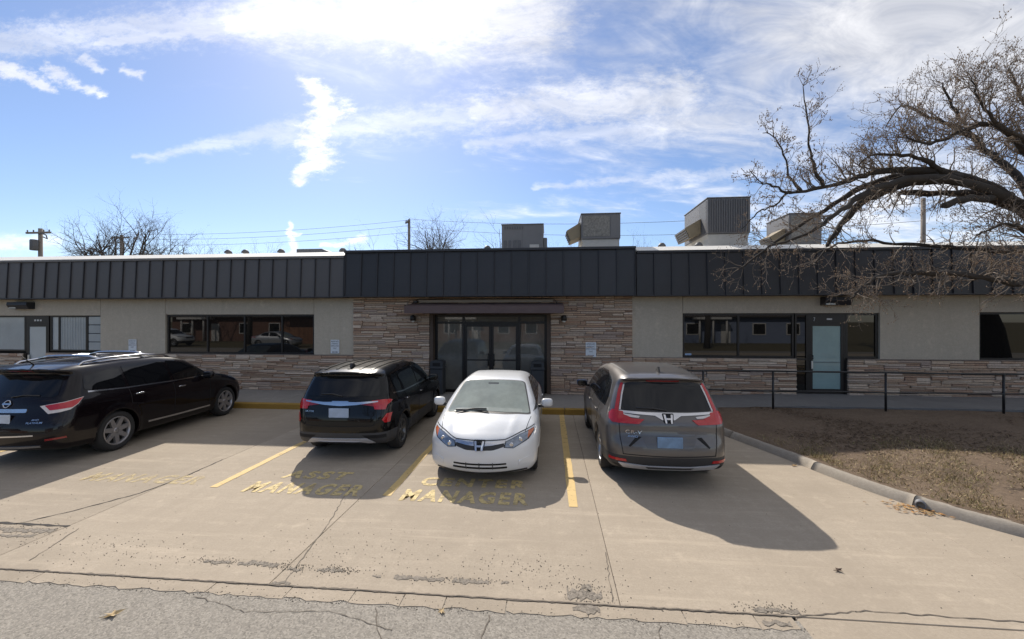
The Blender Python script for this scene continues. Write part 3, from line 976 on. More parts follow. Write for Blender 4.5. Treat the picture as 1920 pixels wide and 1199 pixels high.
MB().box(-3.742, -.078, -.02, .33, 2.662, 2.70).build('lintel', M_JAMB, bld)
MB().box(-3.74, -.08, EY + .10, .335, .15, 2.66).build('entrance_backing', M_DARK, bld)

# ---- entrance canopy
M_AWN = mat('brown_canopy', (.105, .072, .070), .6, 0.1, var=.18, scale=2.5, bump=.15)
can = MB().prism([(-.80, 2.69), (-.77, 2.69), (-.77, 2.87), (-.02, 3.00), (-.02, 3.03), (-.80, 2.905)], 'x', -4.42, .43).build('canopy', M_AWN, bld)
MB().prism([(-.77, 2.69), (-.02, 2.86), (-.02, 3.0), (-.77, 2.87)], 'x', -4.415, -4.39).build('canopy_side', M_AWN, can)
MB().prism([(-.77, 2.69), (-.02, 2.86), (-.02, 3.0), (-.77, 2.87)], 'x', .40, .425).build('canopy_side', M_AWN, can)
MB().box(-4.18, .12, -.14, -.07, 3.045, 3.125).build('canopy_strip', mat('tan_strip', (.34, .27, .20), .7, var=.15, scale=3), can)
MB().tube([(-4.42, -.30, 2.96), (-4.28, -.16, 3.08), (-4.20, -.15, 3.15), (-2, -.15, 3.155), (.12, -.15, 3.15), (.20, -.16, 3.08), (.24, -.25, 2.96)], .013, 6).build('canopy_conduit', M_FRAME, can)
MB().bbox(-4.34, -4.20, -.22, -.08, 3.03, 3.10, .01).build('canopy_box', M_FRAME, can)


# ---- ribbed metal fascia
frng = random.Random(5)
def fascia(x0, x1, step, yb, zb, yt, zt, label, metal=None):
    n = int(round((x1 - x0) / step)); w = (x1 - x0) / n
    L_ = math.hypot(zt - zb, yt - yb); tilt = math.atan2(yt - yb, zt - zb)
    pm = MB(); g_ = .010
    # a shallow pan: the middle of each sheet bellies a little
    cols, rows = 4, 4
    vs = []
    for r_ in range(rows + 1):
        for c_ in range(cols + 1):
            u, v = c_ / cols, r_ / rows
            vs.append((g_ + (w - 2 * g_) * u, -.006 * math.sin(math.pi * u) * math.sin(math.pi * v), L_ * v))
    fs = [(r_ * (cols + 1) + c_, r_ * (cols + 1) + c_ + 1, (r_ + 1) * (cols + 1) + c_ + 1, (r_ + 1) * (cols + 1) + c_) for r_ in range(rows) for c_ in range(cols)]
    pm.add(vs, fs, True); pm.box(g_, w - g_, .010, .02, 0, L_)
    pme = pm.mesh('fascia_panel'); pme.materials.append(metal or M_FASC)
    rme = MB().bbox(-.013, .013, -.036, .02, .0, L_, .005).mesh('seam_rib'); rme.materials.append(M_RIB)
    for k in range(n + 1):
        if k < n:
            o = obj('fascia_panel', pme, None, bld, (x0 + k * w, yb, zb)); o.rotation_euler = (-tilt + frng.uniform(-.006, .006), 0, frng.uniform(-.012, .012))
        o = obj('seam_rib', rme, None, bld, (x0 + k * w, yb - .002, zb)); o.rotation_euler = (-tilt, 0, 0)
    MB().prism([(yb + .03, zb), (yt + .03, zt), (.1, zt), (.1, zb + .01)], 'x', x0 - .02, x1 + .02).build('fascia_core', M_DARK, bld)
    MB().bbox(x0 - .02, x1 + .02, yb - .05, yb + .04, zb - .035, zb - .003, .006).build('drip_edge', M_RIB, bld)
    MB().box(x0, x1, yb + .04, -.004, zb - .03, zb - .004).build('soffit', M_RIB, bld)

M_TRIM = mat('grey_trim', (.16, .15, .145), .5, .2, var=.1)
fascia(-26.0, -6.56, .486, -.40, 3.235, -.34, 4.47, 'l', mat('lighter_charcoal_metal', (0.085, 0.080, 0.080), 0.5, 0.1, var=0.16, scale=0.9, rand=0.08))  # left section's brighter exposure is put into a lighter base colour
fascia(-6.50, 2.56, .533, -.46, 3.245, -.38, 4.62, 'c')
fascia(2.62, 18.0, .513, -.40, 3.235, -.35, 4.49, 'r')
for x0, x1, zt, yt, m in ((-26.0, -6.56, 4.475, -.34, M_TRIM), (2.62, 18.0, 4.495, -.35, M_RIB)):
    MB().bbox(x0, x1, yt - .05, yt + .06, zt, zt + .075, .006).build('gutter_trim', m, bld)
    MB().prism([(yt - .045, zt + .077), (yt + .42, zt + .265), (yt + .55, zt + .265), (yt + .55, zt + .03), (yt - .02, zt + .077)], 'x', x0, x1).build('roof_edge', M_WHITE, bld)
MB().bbox(-6.53, 2.59, -.45, -.25, 4.625, 4.705, .008).build('gutter_trim', M_RIB, bld)
MB().box(-6.5, 2.56, -.25, .3, 4.50, 4.69).build('parapet', M_RIB, bld)
# ------------------------------------------------------------------ vehicles: an implicit body per car, meshed here
def fillet(poly, rad):
    out = []
    n = len(poly)
    for i in range(n):
        p0, p1, p2 = np.array(poly[i - 1][:2], float), np.array(poly[i][:2], float), np.array(poly[(i + 1) % n][:2], float)
        r = poly[i][2] if len(poly[i]) > 2 else rad
        a, b = p0 - p1, p2 - p1
        la, lb = np.linalg.norm(a), np.linalg.norm(b)
        t = min(r, la * 0.48, lb * 0.48)
        q0, q2 = p1 + a / la * t, p1 + b / lb * t
        for k in range(6):
            s = k / 5.0
            out.append((1 - s) ** 2 * q0 + 2 * s * (1 - s) * p1 + s * s * q2)
    return np.array(out)


def poly_sdf(P, X, Z):
    d = np.full(X.shape, 1e9)
    inside = np.zeros(X.shape, bool)
    n = len(P)
    for i in range(n):
        ax, az = P[i]; bx, bz = P[(i + 1) % n]
        ex, ez = bx - ax, bz - az
        l2 = ex * ex + ez * ez
        if l2 < 1e-12: continue
        t = np.clip(((X - ax) * ex + (Z - az) * ez) / l2, 0, 1)
        d = np.minimum(d, (X - ax - t * ex) ** 2 + (Z - az - t * ez) ** 2)
        c = ((az > Z) != (bz > Z))
        if abs(ez) > 1e-12:
            inside ^= c & (X < ax + (Z - az) * ex / ez)
    d = np.sqrt(d)
    return np.where(inside, -d, d)


def smooth_table(pts, lo, hi, sig, step=0.004):
    g = np.arange(lo, hi, step)
    px, py = zip(*pts)
    v = np.interp(g, px, py)
    k = np.arange(-int(3 * sig / step), int(3 * sig / step) + 1) * step
    w = np.exp(-(k / sig) ** 2 / 2); w /= w.sum()
    vp = np.pad(v, len(k) // 2, mode='edge')
    return g, np.convolve(vp, w, 'valid')


def surface_nets(F, o, h):
    s = F < 0
    nx, ny, nz = F.shape
    cnt = np.zeros((nx - 1, ny - 1, nz - 1)); acc = np.zeros((nx - 1, ny - 1, nz - 1, 3))
    base = [(0, 0, 0), (1, 0, 0), (0, 1, 0), (0, 0, 1), (1, 1, 0), (1, 0, 1), (0, 1, 1), (1, 1, 1)]
    def sub(A, c): return A[c[0]:nx - 1 + c[0], c[1]:ny - 1 + c[1], c[2]:nz - 1 + c[2]]
    edges = [(a, b) for a in base for b in base if sum(b) - sum(a) == 1 and sum(abs(p - q) for p, q in zip(a, b)) == 1]
    for a, b in edges:
        fa, fb = sub(F, a), sub(F, b)
        m = sub(s, a) != sub(s, b)
        t = np.where(m, fa / np.where(m, fa - fb, 1), 0)
        cnt += m
        for k in range(3):
            acc[..., k] += np.where(m, a[k] + t * (b[k] - a[k]), 0)
    idx = -np.ones((nx - 1, ny - 1, nz - 1), int)
    act = cnt > 0
    idx[act] = np.arange(act.sum())
    ijk = np.argwhere(act)
    V = (ijk + acc[act] / cnt[act][:, None]) * h + np.array(o)
    Q = []
    for ax in range(3):
        sl0 = [slice(None)] * 3; sl1 = [slice(None)] * 3
        sl0[ax] = slice(0, -1); sl1[ax] = slice(1, None)
        m = s[tuple(sl0)] != s[tuple(sl1)]
        e = np.argwhere(m)
        b, c = (ax + 1) % 3, (ax + 2) % 3
        ok = (e[:, b] > 0) & (e[:, c] > 0) & (e[:, b] < F.shape[b] - 1) & (e[:, c] < F.shape[c] - 1)
        e = e[ok]
        def cell(db, dc):
            q = e.copy(); q[:, b] += db; q[:, c] += dc
            return idx[q[:, 0], q[:, 1], q[:, 2]]
        q = np.stack([cell(-1, -1), cell(0, -1), cell(0, 0), cell(-1, 0)], 1)
        ins = s[e[:, 0], e[:, 1], e[:, 2]]
        q[~ins] = q[~ins][:, ::-1]
        Q.append(q)
    Q = np.concatenate(Q)
    return V, Q[(Q >= 0).all(1)]


Q2 = math.sqrt(0.5)
WANT = {'L': Vector((0, 1, 0)), 'R': Vector((0, -1, 0)), 'B': Vector((-1, 0, 0)), 'F': Vector((1, 0, 0)), 'T': Vector((0, 0, 1)),
        'DL': Vector((-Q2, Q2, 0)), 'DR': Vector((-Q2, -Q2, 0)), 'EL': Vector((Q2, Q2, 0)), 'ER': Vector((Q2, -Q2, 0))}


class Car:
    def __init__(s, root, spec):
        s.root = root; s.sp = spec
        s.L = spec['L']
        P = fillet(spec['side'], spec.get('fillet', 0.12))
        st = 0.006
        gx, gz = np.arange(-0.3, s.L + 0.3, st), np.arange(-0.15, spec['H'] + 0.3, st)
        s.gx0, s.gz0, s.st = gx[0], gz[0], st
        X, Z = np.meshgrid(gx, gz, indexing='ij')
        s.T = poly_sdf(P, X, Z)
        s.wz = smooth_table(spec['width'], -0.2, 2.2, 0.016)
        s.px = smooth_table(spec['plan'], -0.5, s.L + 0.5, 0.06)
        s.bv = None
        s.mesh_body()

    def F(s, x, y, z):
        sp = s.sp
        ay = np.abs(y)
        hw = sp['width_max']
        q = np.clip(ay / hw, 0, 1.2)
        tr = np.clip((sp['rear_t'] - x) / sp['rear_t'], 0, 1); tr = tr * tr * (3 - 2 * tr)
        tf = np.clip((x - sp['front_t']) / (s.L - sp['front_t']), 0, 1); tf = tf * tf * (3 - 2 * tf)
        xs = x - sp['rear_bow'] * q ** 2.4 * tr + sp['front_bow'] * q ** 2.2 * tf
        zs = z + sp['crown'] * q * q * np.clip((z - 0.5) / 0.5, 0, 1)
        i = np.clip((xs - s.gx0) / s.st, 0, s.T.shape[0] - 1.001); j = np.clip((zs - s.gz0) / s.st, 0, s.T.shape[1] - 1.001)
        i0 = i.astype(int); j0 = j.astype(int); fi = i - i0; fj = j - j0
        T = s.T
        A = (T[i0, j0] * (1 - fi) + T[i0 + 1, j0] * fi) * (1 - fj) + (T[i0, j0 + 1] * (1 - fi) + T[i0 + 1, j0 + 1] * fi) * fj
        w = np.interp(z, *s.wz) * np.interp(x, *s.px)
        for xw in sp['axles']:
            r = np.hypot(x - xw, z - sp['r'])
            w = w + sp.get('flare', 0.014) * np.exp(-((r - sp['r'] - 0.05) / 0.07) ** 2)
        B = (ay - w) * 0.94
        k = np.interp(z, [0.3, 0.5, sp['belt'] - 0.1, sp['belt'] + 0.1, sp['H']], [0.10, 0.20, 0.16, 0.11, 0.11])
        h = np.maximum(k - np.abs(A - B), 0) / k
        G = np.maximum(A, B) + h * h * k * 0.25
        if 'extra' in sp:
            G = sp['extra'](G, x, ay, z)
        for xw in sp['axles']:
            D = np.maximum(np.hypot(x - xw, z - sp['r'] + 0.01) - sp['r'] - sp.get('arch_gap', 0.045), (hw - 0.34) - ay)
            k2 = 0.018
            h = np.maximum(k2 - np.abs(G + D), 0) / k2
            G = np.maximum(G, -D) + h * h * k2 * 0.25
        return G

    def mesh_body(s):
        sp = s.sp
        h = 0.024
        xs = np.arange(-0.08, s.L + 0.1, h); ys = np.arange(h / 2, sp['width_max'] + 0.10, h); zs = np.arange(0.06, sp['H'] + 0.08, h)
        X, Y, Z = np.meshgrid(xs, ys, zs, indexing='ij')
        Fh = s.F(X, Y, Z)
        Fv = np.concatenate([Fh[:, ::-1], Fh], 1)
        V, Q = surface_nets(Fv, (xs[0], -ys[-1], zs[0]), h)
        e = 0.004
        for _ in range(4):
            f = s.F(V[:, 0], V[:, 1], V[:, 2])
            g = np.stack([s.F(V[:, 0] + e, V[:, 1], V[:, 2]) - s.F(V[:, 0] - e, V[:, 1], V[:, 2]),
                          s.F(V[:, 0], V[:, 1] + e, V[:, 2]) - s.F(V[:, 0], V[:, 1] - e, V[:, 2]),
                          s.F(V[:, 0], V[:, 1], V[:, 2] + e) - s.F(V[:, 0], V[:, 1], V[:, 2] - e)], 1) / (2 * e)
            n2 = np.maximum((g * g).sum(1), 0.15)
            stp = np.clip(f / n2, -0.01, 0.01)[:, None] * g
            V = V - stp
        s.V, s.Q = V, Q
        s.bv = BVHTree.FromPolygons([tuple(v) for v in V], [tuple(int(i) for i in q) for q in Q])

    def body(s, paint, clad=None, clad_z=None, clad_name='lower_cladding'):
        me = bpy.data.meshes.new('body')
        me.from_pydata(s.V.tolist(), [], s.Q.tolist())
        me.polygons.foreach_set('use_smooth', [True] * len(me.polygons))
        me.update()
        if clad is None:
            return obj('body', me, paint, s.root)
        low = me.copy()
        for m_, keep_up in ((me, True), (low, False)):
            bm = bmesh.new(); bm.from_mesh(m_)
            bmesh.ops.bisect_plane(bm, geom=bm.verts[:] + bm.edges[:] + bm.faces[:], plane_co=(0, 0, clad_z), plane_no=(0, 0, 1),
                                   clear_inner=keep_up, clear_outer=not keep_up)
            bm.to_mesh(m_); bm.free()
        o = obj('body', me, paint, s.root)
        obj(clad_name, low, clad, s.root)
        return o

    def cast(s, q, ax):
        x, y = q
        o, d = {'L': ((x, 3, y), (0, -1, 0)), 'R': ((x, -3, y), (0, 1, 0)), 'B': ((-3, x, y), (1, 0, 0)),
                'F': ((s.L + 3, x, y), (-1, 0, 0)), 'T': ((x, y, 5), (0, 0, -1)),
                'DL': ((x * Q2 - 3, x * Q2 + 3, y), (Q2, -Q2, 0)), 'DR': ((x * Q2 - 3, -x * Q2 - 3, y), (Q2, Q2, 0)),
                'EL': ((s.L - x * Q2 + 3, x * Q2 + 3, y), (-Q2, -Q2, 0)), 'ER': ((s.L - x * Q2 + 3, -x * Q2 - 3, y), (-Q2, Q2, 0))}[ax]
        h, n, i, dist = s.bv.ray_cast(Vector(o), Vector(d))
        if h is None:
            o2 = Vector(o) + Vector(d) * 3
            h, n, i, dist = s.bv.find_nearest(o2)
        return h, n

    def panel_mesh(s, poly, ax, off=0.004, step=0.05):
        bm = bmesh.new()
        vs = [bm.verts.new((p[0], p[1], 0)) for p in poly]
        bm.faces.new(vs)
        xs = [p[0] for p in poly]; ys = [p[1] for p in poly]
        for lo, hi, nrm in ((min(xs), max(xs), (1, 0, 0)), (min(ys), max(ys), (0, 1, 0))):
            n = int((hi - lo) / step)
            for k in range(1, n + 1):
                c = lo + (hi - lo) * k / (n + 1)
                bmesh.ops.bisect_plane(bm, geom=bm.verts[:] + bm.edges[:] + bm.faces[:], plane_co=(c * nrm[0], c * nrm[1], 0), plane_no=nrm)
        bmesh.ops.triangulate(bm, faces=[f for f in bm.faces if len(f.verts) > 4])
        nn = {}
        for v in bm.verts:
            h, n = s.cast((v.co.x, v.co.y), ax)
            if n.dot(WANT[ax]) < 0: n = -n
            v.co = h + n * off
            nn[v] = n
        be = [e for e in bm.edges if e.is_boundary]
        for e in be: e.smooth = False
        for f in bm.faces: f.smooth = True
        d = bmesh.ops.extrude_edge_only(bm, edges=be)
        for v in d['geom']:
            if isinstance(v, bmesh.types.BMVert):
                near = min((e.other_vert(v) for e in v.link_edges if e.other_vert(v) in nn), key=lambda w: (w.co - v.co).length, default=None)
                if near is not None: v.co = v.co - nn[near] * (off + 0.006)
        # face outward
        want = WANT[ax]
        bm.normal_update()
        if sum((f.normal.dot(want) * f.calc_area() for f in bm.faces if f.smooth), 0.0) < 0:
            bmesh.ops.reverse_faces(bm, faces=bm.faces[:])
        me = bpy.data.meshes.new('panel')
        bm.to_mesh(me); bm.free()
        return me

    def panel(s, name, poly, ax, m, off=0.004, step=0.05, parent=None, both=False):
        """a piece of glass, lamp or trim lying on the body; both: mirrored to the other side too"""
        o = obj(name, s.panel_mesh(poly, ax, off, step), m, parent or s.root)
        if both:
            if ax[-1] in 'LR':
                p2, a2 = poly, ax[:-1] + ('R' if ax[-1] == 'L' else 'L')
            elif ax == 'T':
                p2, a2 = [(p[0], -p[1]) for p in poly], ax
            else:
                p2, a2 = [(-p[0], p[1]) for p in poly], ax
            o2 = obj(name, s.panel_mesh(p2, a2, off, step), m, parent or s.root)
            return o, o2
        return o

    def strip(s, name, line, wd, ax, m, off=0.003, step=0.06, parent=None, both=False):
        L_, R_ = [], []
        n = len(line)
        for i, p in enumerate(line):
            a = Vector(line[max(i - 1, 0)]); b = Vector(line[min(i + 1, n - 1)])
            d = (b - a).normalized(); nn = Vector((-d.y, d.x))
            w = wd[i] if isinstance(wd, (list, tuple)) else wd
            L_.append((p[0] + nn.x * w / 2, p[1] + nn.y * w / 2)); R_.append((p[0] - nn.x * w / 2, p[1] - nn.y * w / 2))
        return s.panel(name, L_ + R_[::-1], ax, m, off, step, parent, both)

    def mark(s, name, me, at, ax, m, off=0.006, parent=None):
        """lettering or an emblem (mesh in x,y) laid on the body at a point of the projection plane"""
        co = np.empty(len(me.vertices) * 3); me.vertices.foreach_get('co', co); co = co.reshape(-1, 3)
        sg = {'B': -1, 'F': 1, 'L': -1, 'R': 1, 'T': 1}[ax]
        for k in range(len(co)):
            h, n = s.cast((at[0] + sg * co[k, 0], at[1] + co[k, 1]), ax)
            want = WANT[ax]
            co[k] = h + want * (off + co[k, 2])
        me.vertices.foreach_set('co', co.ravel()); me.update()
        return obj(name, me, m, parent or s.root)


def round_poly(poly, r, n=4):
    out = []
    m = len(poly)
    for i in range(m):
        p0, p1, p2 = Vector(poly[i - 1]), Vector(poly[i]), Vector(poly[(i + 1) % m])
        a, b = p0 - p1, p2 - p1
        t = min(r, a.length * 0.45, b.length * 0.45)
        q0, q2 = p1 + a.normalized() * t, p1 + b.normalized() * t
        for k in range(n + 1):
            u = k / n
            q = q0 * (1 - u) ** 2 + p1 * 2 * u * (1 - u) + q2 * u * u
            out.append((q.x, q.y))
    return out


M_TYRE = mat('tyre_rubber', (0.022, 0.022, 0.023), 0.85, var=0.15, bump=0.2)
M_RIM = mat('alloy_rim', (0.42, 0.42, 0.43), 0.32, 0.85, var=0.05)
M_RIMD = mat('dark_wheel_well', (0.012, 0.012, 0.013), 0.9, var=0.1)
M_GLASS = mat('tinted_car_glass', (0.006, 0.0065, 0.008), 0.03, var=0.05, ior=1.45)
M_CHROME = mat('chrome_trim', (0.62, 0.62, 0.64), 0.14, 1.0, var=0.03)
M_PLASTIC = mat('black_plastic', (0.028, 0.028, 0.03), 0.55, var=0.1, bump=0.1)
M_GREYPL = mat('grey_plastic', (0.045, 0.046, 0.05), 0.6, var=0.1, bump=0.1)
M_SILVER = mat('silver_skid', (0.50, 0.50, 0.52), 0.42, 0.3, var=0.06)
M_RED = mat('red_lamp_lens', (0.42, 0.010, 0.014), 0.12, var=0.12, scale=14, coat=0.6)
M_DRED = mat('deep_red_lamp_lens', (0.22, 0.008, 0.01), 0.12, var=0.12, scale=14, coat=0.6)
M_CLEAR = mat('clear_lamp_lens', (0.62, 0.58, 0.56), 0.15, var=0.15, scale=20, coat=0.6)
M_HEAD = mat('headlight_reflector', (0.20, 0.235, 0.29), 0.12, 0.35, var=0.5, scale=22, coat=0.8)
M_AMBER = mat('amber_lamp_lens', (0.50, 0.12, 0.03), 0.15, var=0.1, coat=0.6)
M_PLATE = mat('number_plate', (0.50, 0.56, 0.64), 0.4, var=0.22, scale=9)
M_GAP = mat('panel_gap', (0.006, 0.006, 0.007), 0.8, var=0.05)


def wheel(parent, x, y, r, w, style, rim_m=None, side=1):
    """side: +1 outer face towards +y"""
    root = bpy.data.objects.new('wheel', None)
    root.empty_display_size = 0.1
    COL.objects.link(root)
    root.parent = parent
    root.location = (x, y, r)
    if side < 0: root.rotation_euler = (0, 0, math.pi)
    h = w / 2
    rr = r * style.get('rim', 0.70)
    t = MB().lathe([(rr - .005, -h), (rr + .03, -h), (r - .035, -h * 1.02), (r - .008, -h * .8), (r, -h * .4), (r, h * .4), (r - .008, h * .8), (r - .035, h * 1.02), (rr + .03, h), (rr, h * .92), (rr - .012, h * .8)], 40)
    t.build('tyre', M_TYRE, root)
    m = MB()
    m.lathe([(rr, h * .90), (rr - .014, h * .97), (rr - .026, h * .90), (rr - .035, h * .35)], 40)
    n = style['n']
    for k in range(n):
        a = 2 * math.pi * k / n + style.get('a0', 0.2)
        for da, wd in style.get('split', ((0, 0.055),)):
            ca, sa = math.cos(a), math.sin(a)
            cb, sb = math.cos(a + da), math.sin(a + da)
            p0 = Vector((0.03 * ca, 0, 0.03 * sa)); p1 = Vector((cb * (rr - .016), 0, sb * (rr - .016)))
            d = (p1 - p0).normalized(); q = Vector((-d.z, 0, d.x))
            w0, w1 = wd * 0.62, wd * style.get('taper', 1.0) * .5
            vs = []
            for pp, ww, yy in ((p0, w0, h * .70), (p1, w1, h * .88)):
                for sg, dy in ((-1, 0), (1, 0), (1, -.035), (-1, -.035)):
                    vs.append(pp + q * (ww * sg * (1.0 if dy == 0 else 1.15)) + Vector((0, yy + dy, 0)))
            m.add(vs, [(0, 1, 5, 4), (1, 2, 6, 5), (3, 0, 4, 7), (4, 5, 6, 7)])
    m.lathe([(0.0, h * .78), (0.032, h * .78), (0.055, h * .72), (0.06, h * .5)], 20)
    m.build('rim', rim_m or M_RIM, root)
    b = MB().lathe([(0.0, h * .20), (rr * .55, h * .22), (rr - .02, h * .30)], 24)
    b.lathe([(0.07, h * .34), (rr * .62, h * .36), (rr * .62, h * .24)], 24)
    b.build('brake_disc', M_RIMD, root)
    return root


def four_wheels(car, style, rim_m=None, w=0.225):
    sp = car.sp
    for xw in sp['axles']:
        for sg in (1, -1):
            wheel(car.root, xw, sg * (sp['width_max'] - sp.get('inset', 0.035) - w / 2), sp['r'], w, style, rim_m, sg)


def plate(car, z, ax='B', y=0.0, w=0.305, h=0.155, m=None):
    h0, n = car.cast((y, z), ax)
    sg = -1 if ax == 'B' else 1
    o = MB().bbox(-0.008, 0.008, -w / 2, w / 2, -h / 2, h / 2, 0.006).build('number_plate', m or M_PLATE, car.root)
    o.location = h0 + Vector((sg * 0.014, 0, 0))
    o.rotation_euler = (0, sg * -0.02, 0)
    return o


def h_emblem(w, hgt, thick=0.012):
    """the winged letter H in its rounded frame"""
    b = MB()
    def q(pts): b.prism(pts, 'z', 0, thick)
    s, t = w / 2, hgt
    q([(-s * .74, 0), (-s * .40, 0), (-s * .42, t * .45), (-s * .56, t), (-s * .98, t)])
    q([(s * .74, 0), (s * .98, t), (s * .56, t), (s * .42, t * .45), (s * .40, 0)])
    q([(-s * .44, t * .40), (s * .44, t * .40), (s * .46, t * .60), (-s * .46, t * .60)])
    return b.mesh('emblem')


def mirror(car, x, y, z, sz, paint, dirx=1):
    """door mirrors, both sides; the glass faces the rear"""
    for sg in (1, -1):
        b = MB().superq((x, sg * y, z), sz, 0.62)
        o = b.build('door_mirror', paint, car.root)
        MB().tube([(x + .02, sg * (y - sz[1] - .10), z - .07), (x + .01, sg * (y - sz[1] * .3), z - .045)], [.032, .026], 8).build('mirror_arm', M_PLASTIC, o)
        g = MB().superq((x - sz[0] * .90, sg * y, z), (sz[0] * .14, sz[1] * .86, sz[2] * .8), 0.5)
        g.build('mirror_glass', M_GLASS, o)


def handle(car, x, z, ax, m, ln=0.2):
    for a in (('L', 'R') if ax == 'LR' else (ax,)):
        h0, n = car.cast((x, z), a)
        sg = 1 if a == 'L' else -1
        MB().superq((h0.x, h0.y + sg * 0.018, h0.z), (ln / 2, 0.016, 0.016), 0.6).build('door_handle', m, car.root)


# ---- compact crossover with L-shaped lamps (grey)
def build_grey_suv():
    root = thing('parked_suv', 'grey crossover SUV with tall L-shaped red tail lamps, nosed in beside the planted bed', 'SUV', (1.74, 6.18, 0), R(90.0))
    sp = dict(L=4.59, H=1.69, width_max=0.928, r=0.352, axles=(1.02, 3.68), belt=1.08, crown=0.055, rear_bow=0.17, front_bow=0.34, rear_t=1.5, front_t=2.4,
              side=[(0.16, .27), (0.03, .36), (0.0, .52), (0.015, .66), (0.075, .82), (0.085, .98), (0.15, 1.08), (0.47, 1.545, .05), (0.34, 1.60, .02), (0.56, 1.655), (1.3, 1.695), (2.0, 1.69), (2.5, 1.625), (2.72, 1.57), (3.38, 1.14), (3.9, 1.05), (4.36, .94), (4.54, .80), (4.59, .58), (4.55, .36), (4.42, .24), (3.6, .21), (1.0, .21)],
              width=[(.1, .80), (.22, .85), (.36, .905), (.55, .92), (.80, .928), (.93, .925), (1.00, .905), (1.10, .868), (1.3, .795), (1.5, .705), (1.62, .625), (1.75, .52), (2.2, .4)],
              plan=[(-.2, .85), (0, .885), (.25, .94), (.7, .985), (1.2, 1.0), (3.5, 1.0), (4.0, .97), (4.35, .92), (4.6, .84), (5, .8)], flare=.016)
    c = Car(root, sp)
    paint = mat('grey_paint', (0.115, 0.107, 0.104), 0.36, 0.5, var=0.04, coat=.7)
    c.body(paint, M_PLASTIC, 0.50)
    G = M_GLASS
    # rear glass and hatch
    c.panel('rear_window', round_poly([(-.668, 1.13), (.668, 1.13), (.568, 1.51), (.45, 1.528), (-.45, 1.528), (-.568, 1.51)], .05), 'B', G, .006)
    for sg in (1, -1):
        f = lambda pts: [(sg * p[0], p[1]) for p in pts]
        a = 'DL' if sg > 0 else 'DR'
        l = c.panel('tail_lamp', f([(.70, .955), (.42, .955), (.34, 1.02), (.70, 1.035)]), 'B', M_RED, .012, .04)
        c.panel('lamp_wing', [(.50, .955), (.50, 1.04), (.60, 1.07), (.62, 1.11), (.78, 1.13), (.83, 1.07), (.80, 1.0), (.72, .955)], a, M_RED, .013, .03, parent=l)
        c.panel('lamp_blade', f([(.70, 1.04), (.76, 1.05), (.735, 1.16), (.665, 1.40), (.615, 1.515), (.585, 1.50), (.635, 1.36), (.685, 1.16)]), 'B', M_RED, .014, .03, parent=l)
        c.panel('reverse_lens', f([(.66, 1.045), (.42, 1.035), (.40, 1.06), (.66, 1.085)]), 'B', M_CLEAR, .012, .04, parent=l)
        c.strip('clear_edge', f([(.672, 1.13), (.622, 1.34), (.578, 1.48)]), .02, 'B', M_CLEAR, .016, .05, parent=l)
        c.panel('rear_reflector', f([(.84, .455), (.84, .415), (.60, .415), (.62, .45)]), 'B', M_RED, .008, .05)
        c.panel('crease_shade', f([(.46, .785), (.39, .775), (.56, .63), (.58, .645)]), 'B', M_GAP, .004, .05)  # near-black panel paints the shade along the hatch crease
        c.strip('hatch_seam', f([(.70, .955), (.69, .75), (.655, .53)]), .011, 'B', M_GAP)
        c.panel('bumper_intake', f([(.80, .36), (.62, .36), (.45, .30), (.70, .30)]), 'B', M_GAP, .003)
    c.strip('chrome_bar', [(-.70, 1.108), (-.3, 1.095), (0, 1.09), (.3, 1.095), (.70, 1.108)], [.03, .034, .05, .034, .03], 'B', M_CHROME, .011)
    c.panel('chrome_wing', [(-.20, 1.08), (.20, 1.08), (.09, 1.02), (-.09, 1.02)], 'B', M_CHROME, .010)
    c.panel('emblem_back', round_poly([(-.085, 1.105), (.085, 1.105), (.065, .98), (-.065, .98)], .02), 'B', M_GAP, .014)
    c.mark('emblem', h_emblem(.135, .115), (0, .985), 'B', M_CHROME, .020)
    c.strip('hatch_seam', [(-.66, .525), (0, .515), (.66, .525)], .012, 'B', M_GAP)
    c.panel('plate_recess', [(-.40, .80), (.40, .80), (.32, .62), (-.32, .62)], 'B', mat('grey_paint_shaded', (0.10, 0.093, 0.09), 0.45, 0.5, var=0.04, coat=.7), .003)  # recess shade put into a darker copy of the body paint
    c.panel('skid_plate', [(-.72, .395), (-.3, .365), (.3, .365), (.72, .395), (.64, .315), (.3, .295), (-.3, .295), (-.64, .315)], 'B', M_SILVER, .016)
    c.panel('skid_plate_slot', [(-.34, .355), (.34, .355), (.30, .325), (-.30, .325)], 'B', M_GREYPL, .019)
    plate(c, .715, w=.36, h=.16, m=mat('blue_number_plate', (0.16, 0.26, 0.40), 0.4, var=0.4, scale=7))
    c.mark('lettering', fit_text(text_mesh('CR-V', .1, .003, .001), .235, .052), (.50, .815), 'B', M_CHROME, .006)
    c.mark('lettering', fit_text(text_mesh('AWD', .1, .003, .001), .15, .028), (.515, .765), 'B', M_CHROME, .006)
    c.strip('brake_light', [(-.25, 1.548), (.25, 1.548)], .022, 'B', M_DRED, .006)
    # wiper
    h0, n = c.cast((0, 1.15), 'B')
    MB().tube([c.cast((.0, 1.15), 'B')[0] + Vector((-.02, 0, 0)), c.cast((.2, 1.175), 'B')[0] + Vector((-.025, 0, 0)), c.cast((.44, 1.17), 'B')[0] + Vector((-.018, 0, 0))], .012, 6).build('rear_wiper', M_PLASTIC, root)
    # sides
    c.panel('window_trim', round_poly([(.62, 1.12), (.60, 1.30), (.82, 1.50), (1.5, 1.575), (2.2, 1.555), (2.62, 1.47), (3.18, 1.105), (2.4, 1.085), (1.3, 1.09)], .06), 'L', M_CHROME, .003, both=True)
    c.panel('side_window', round_poly([(.66, 1.145), (.645, 1.29), (.84, 1.475), (1.02, 1.50), (1.0, 1.13)], .05), 'L', G, .008, both=True)
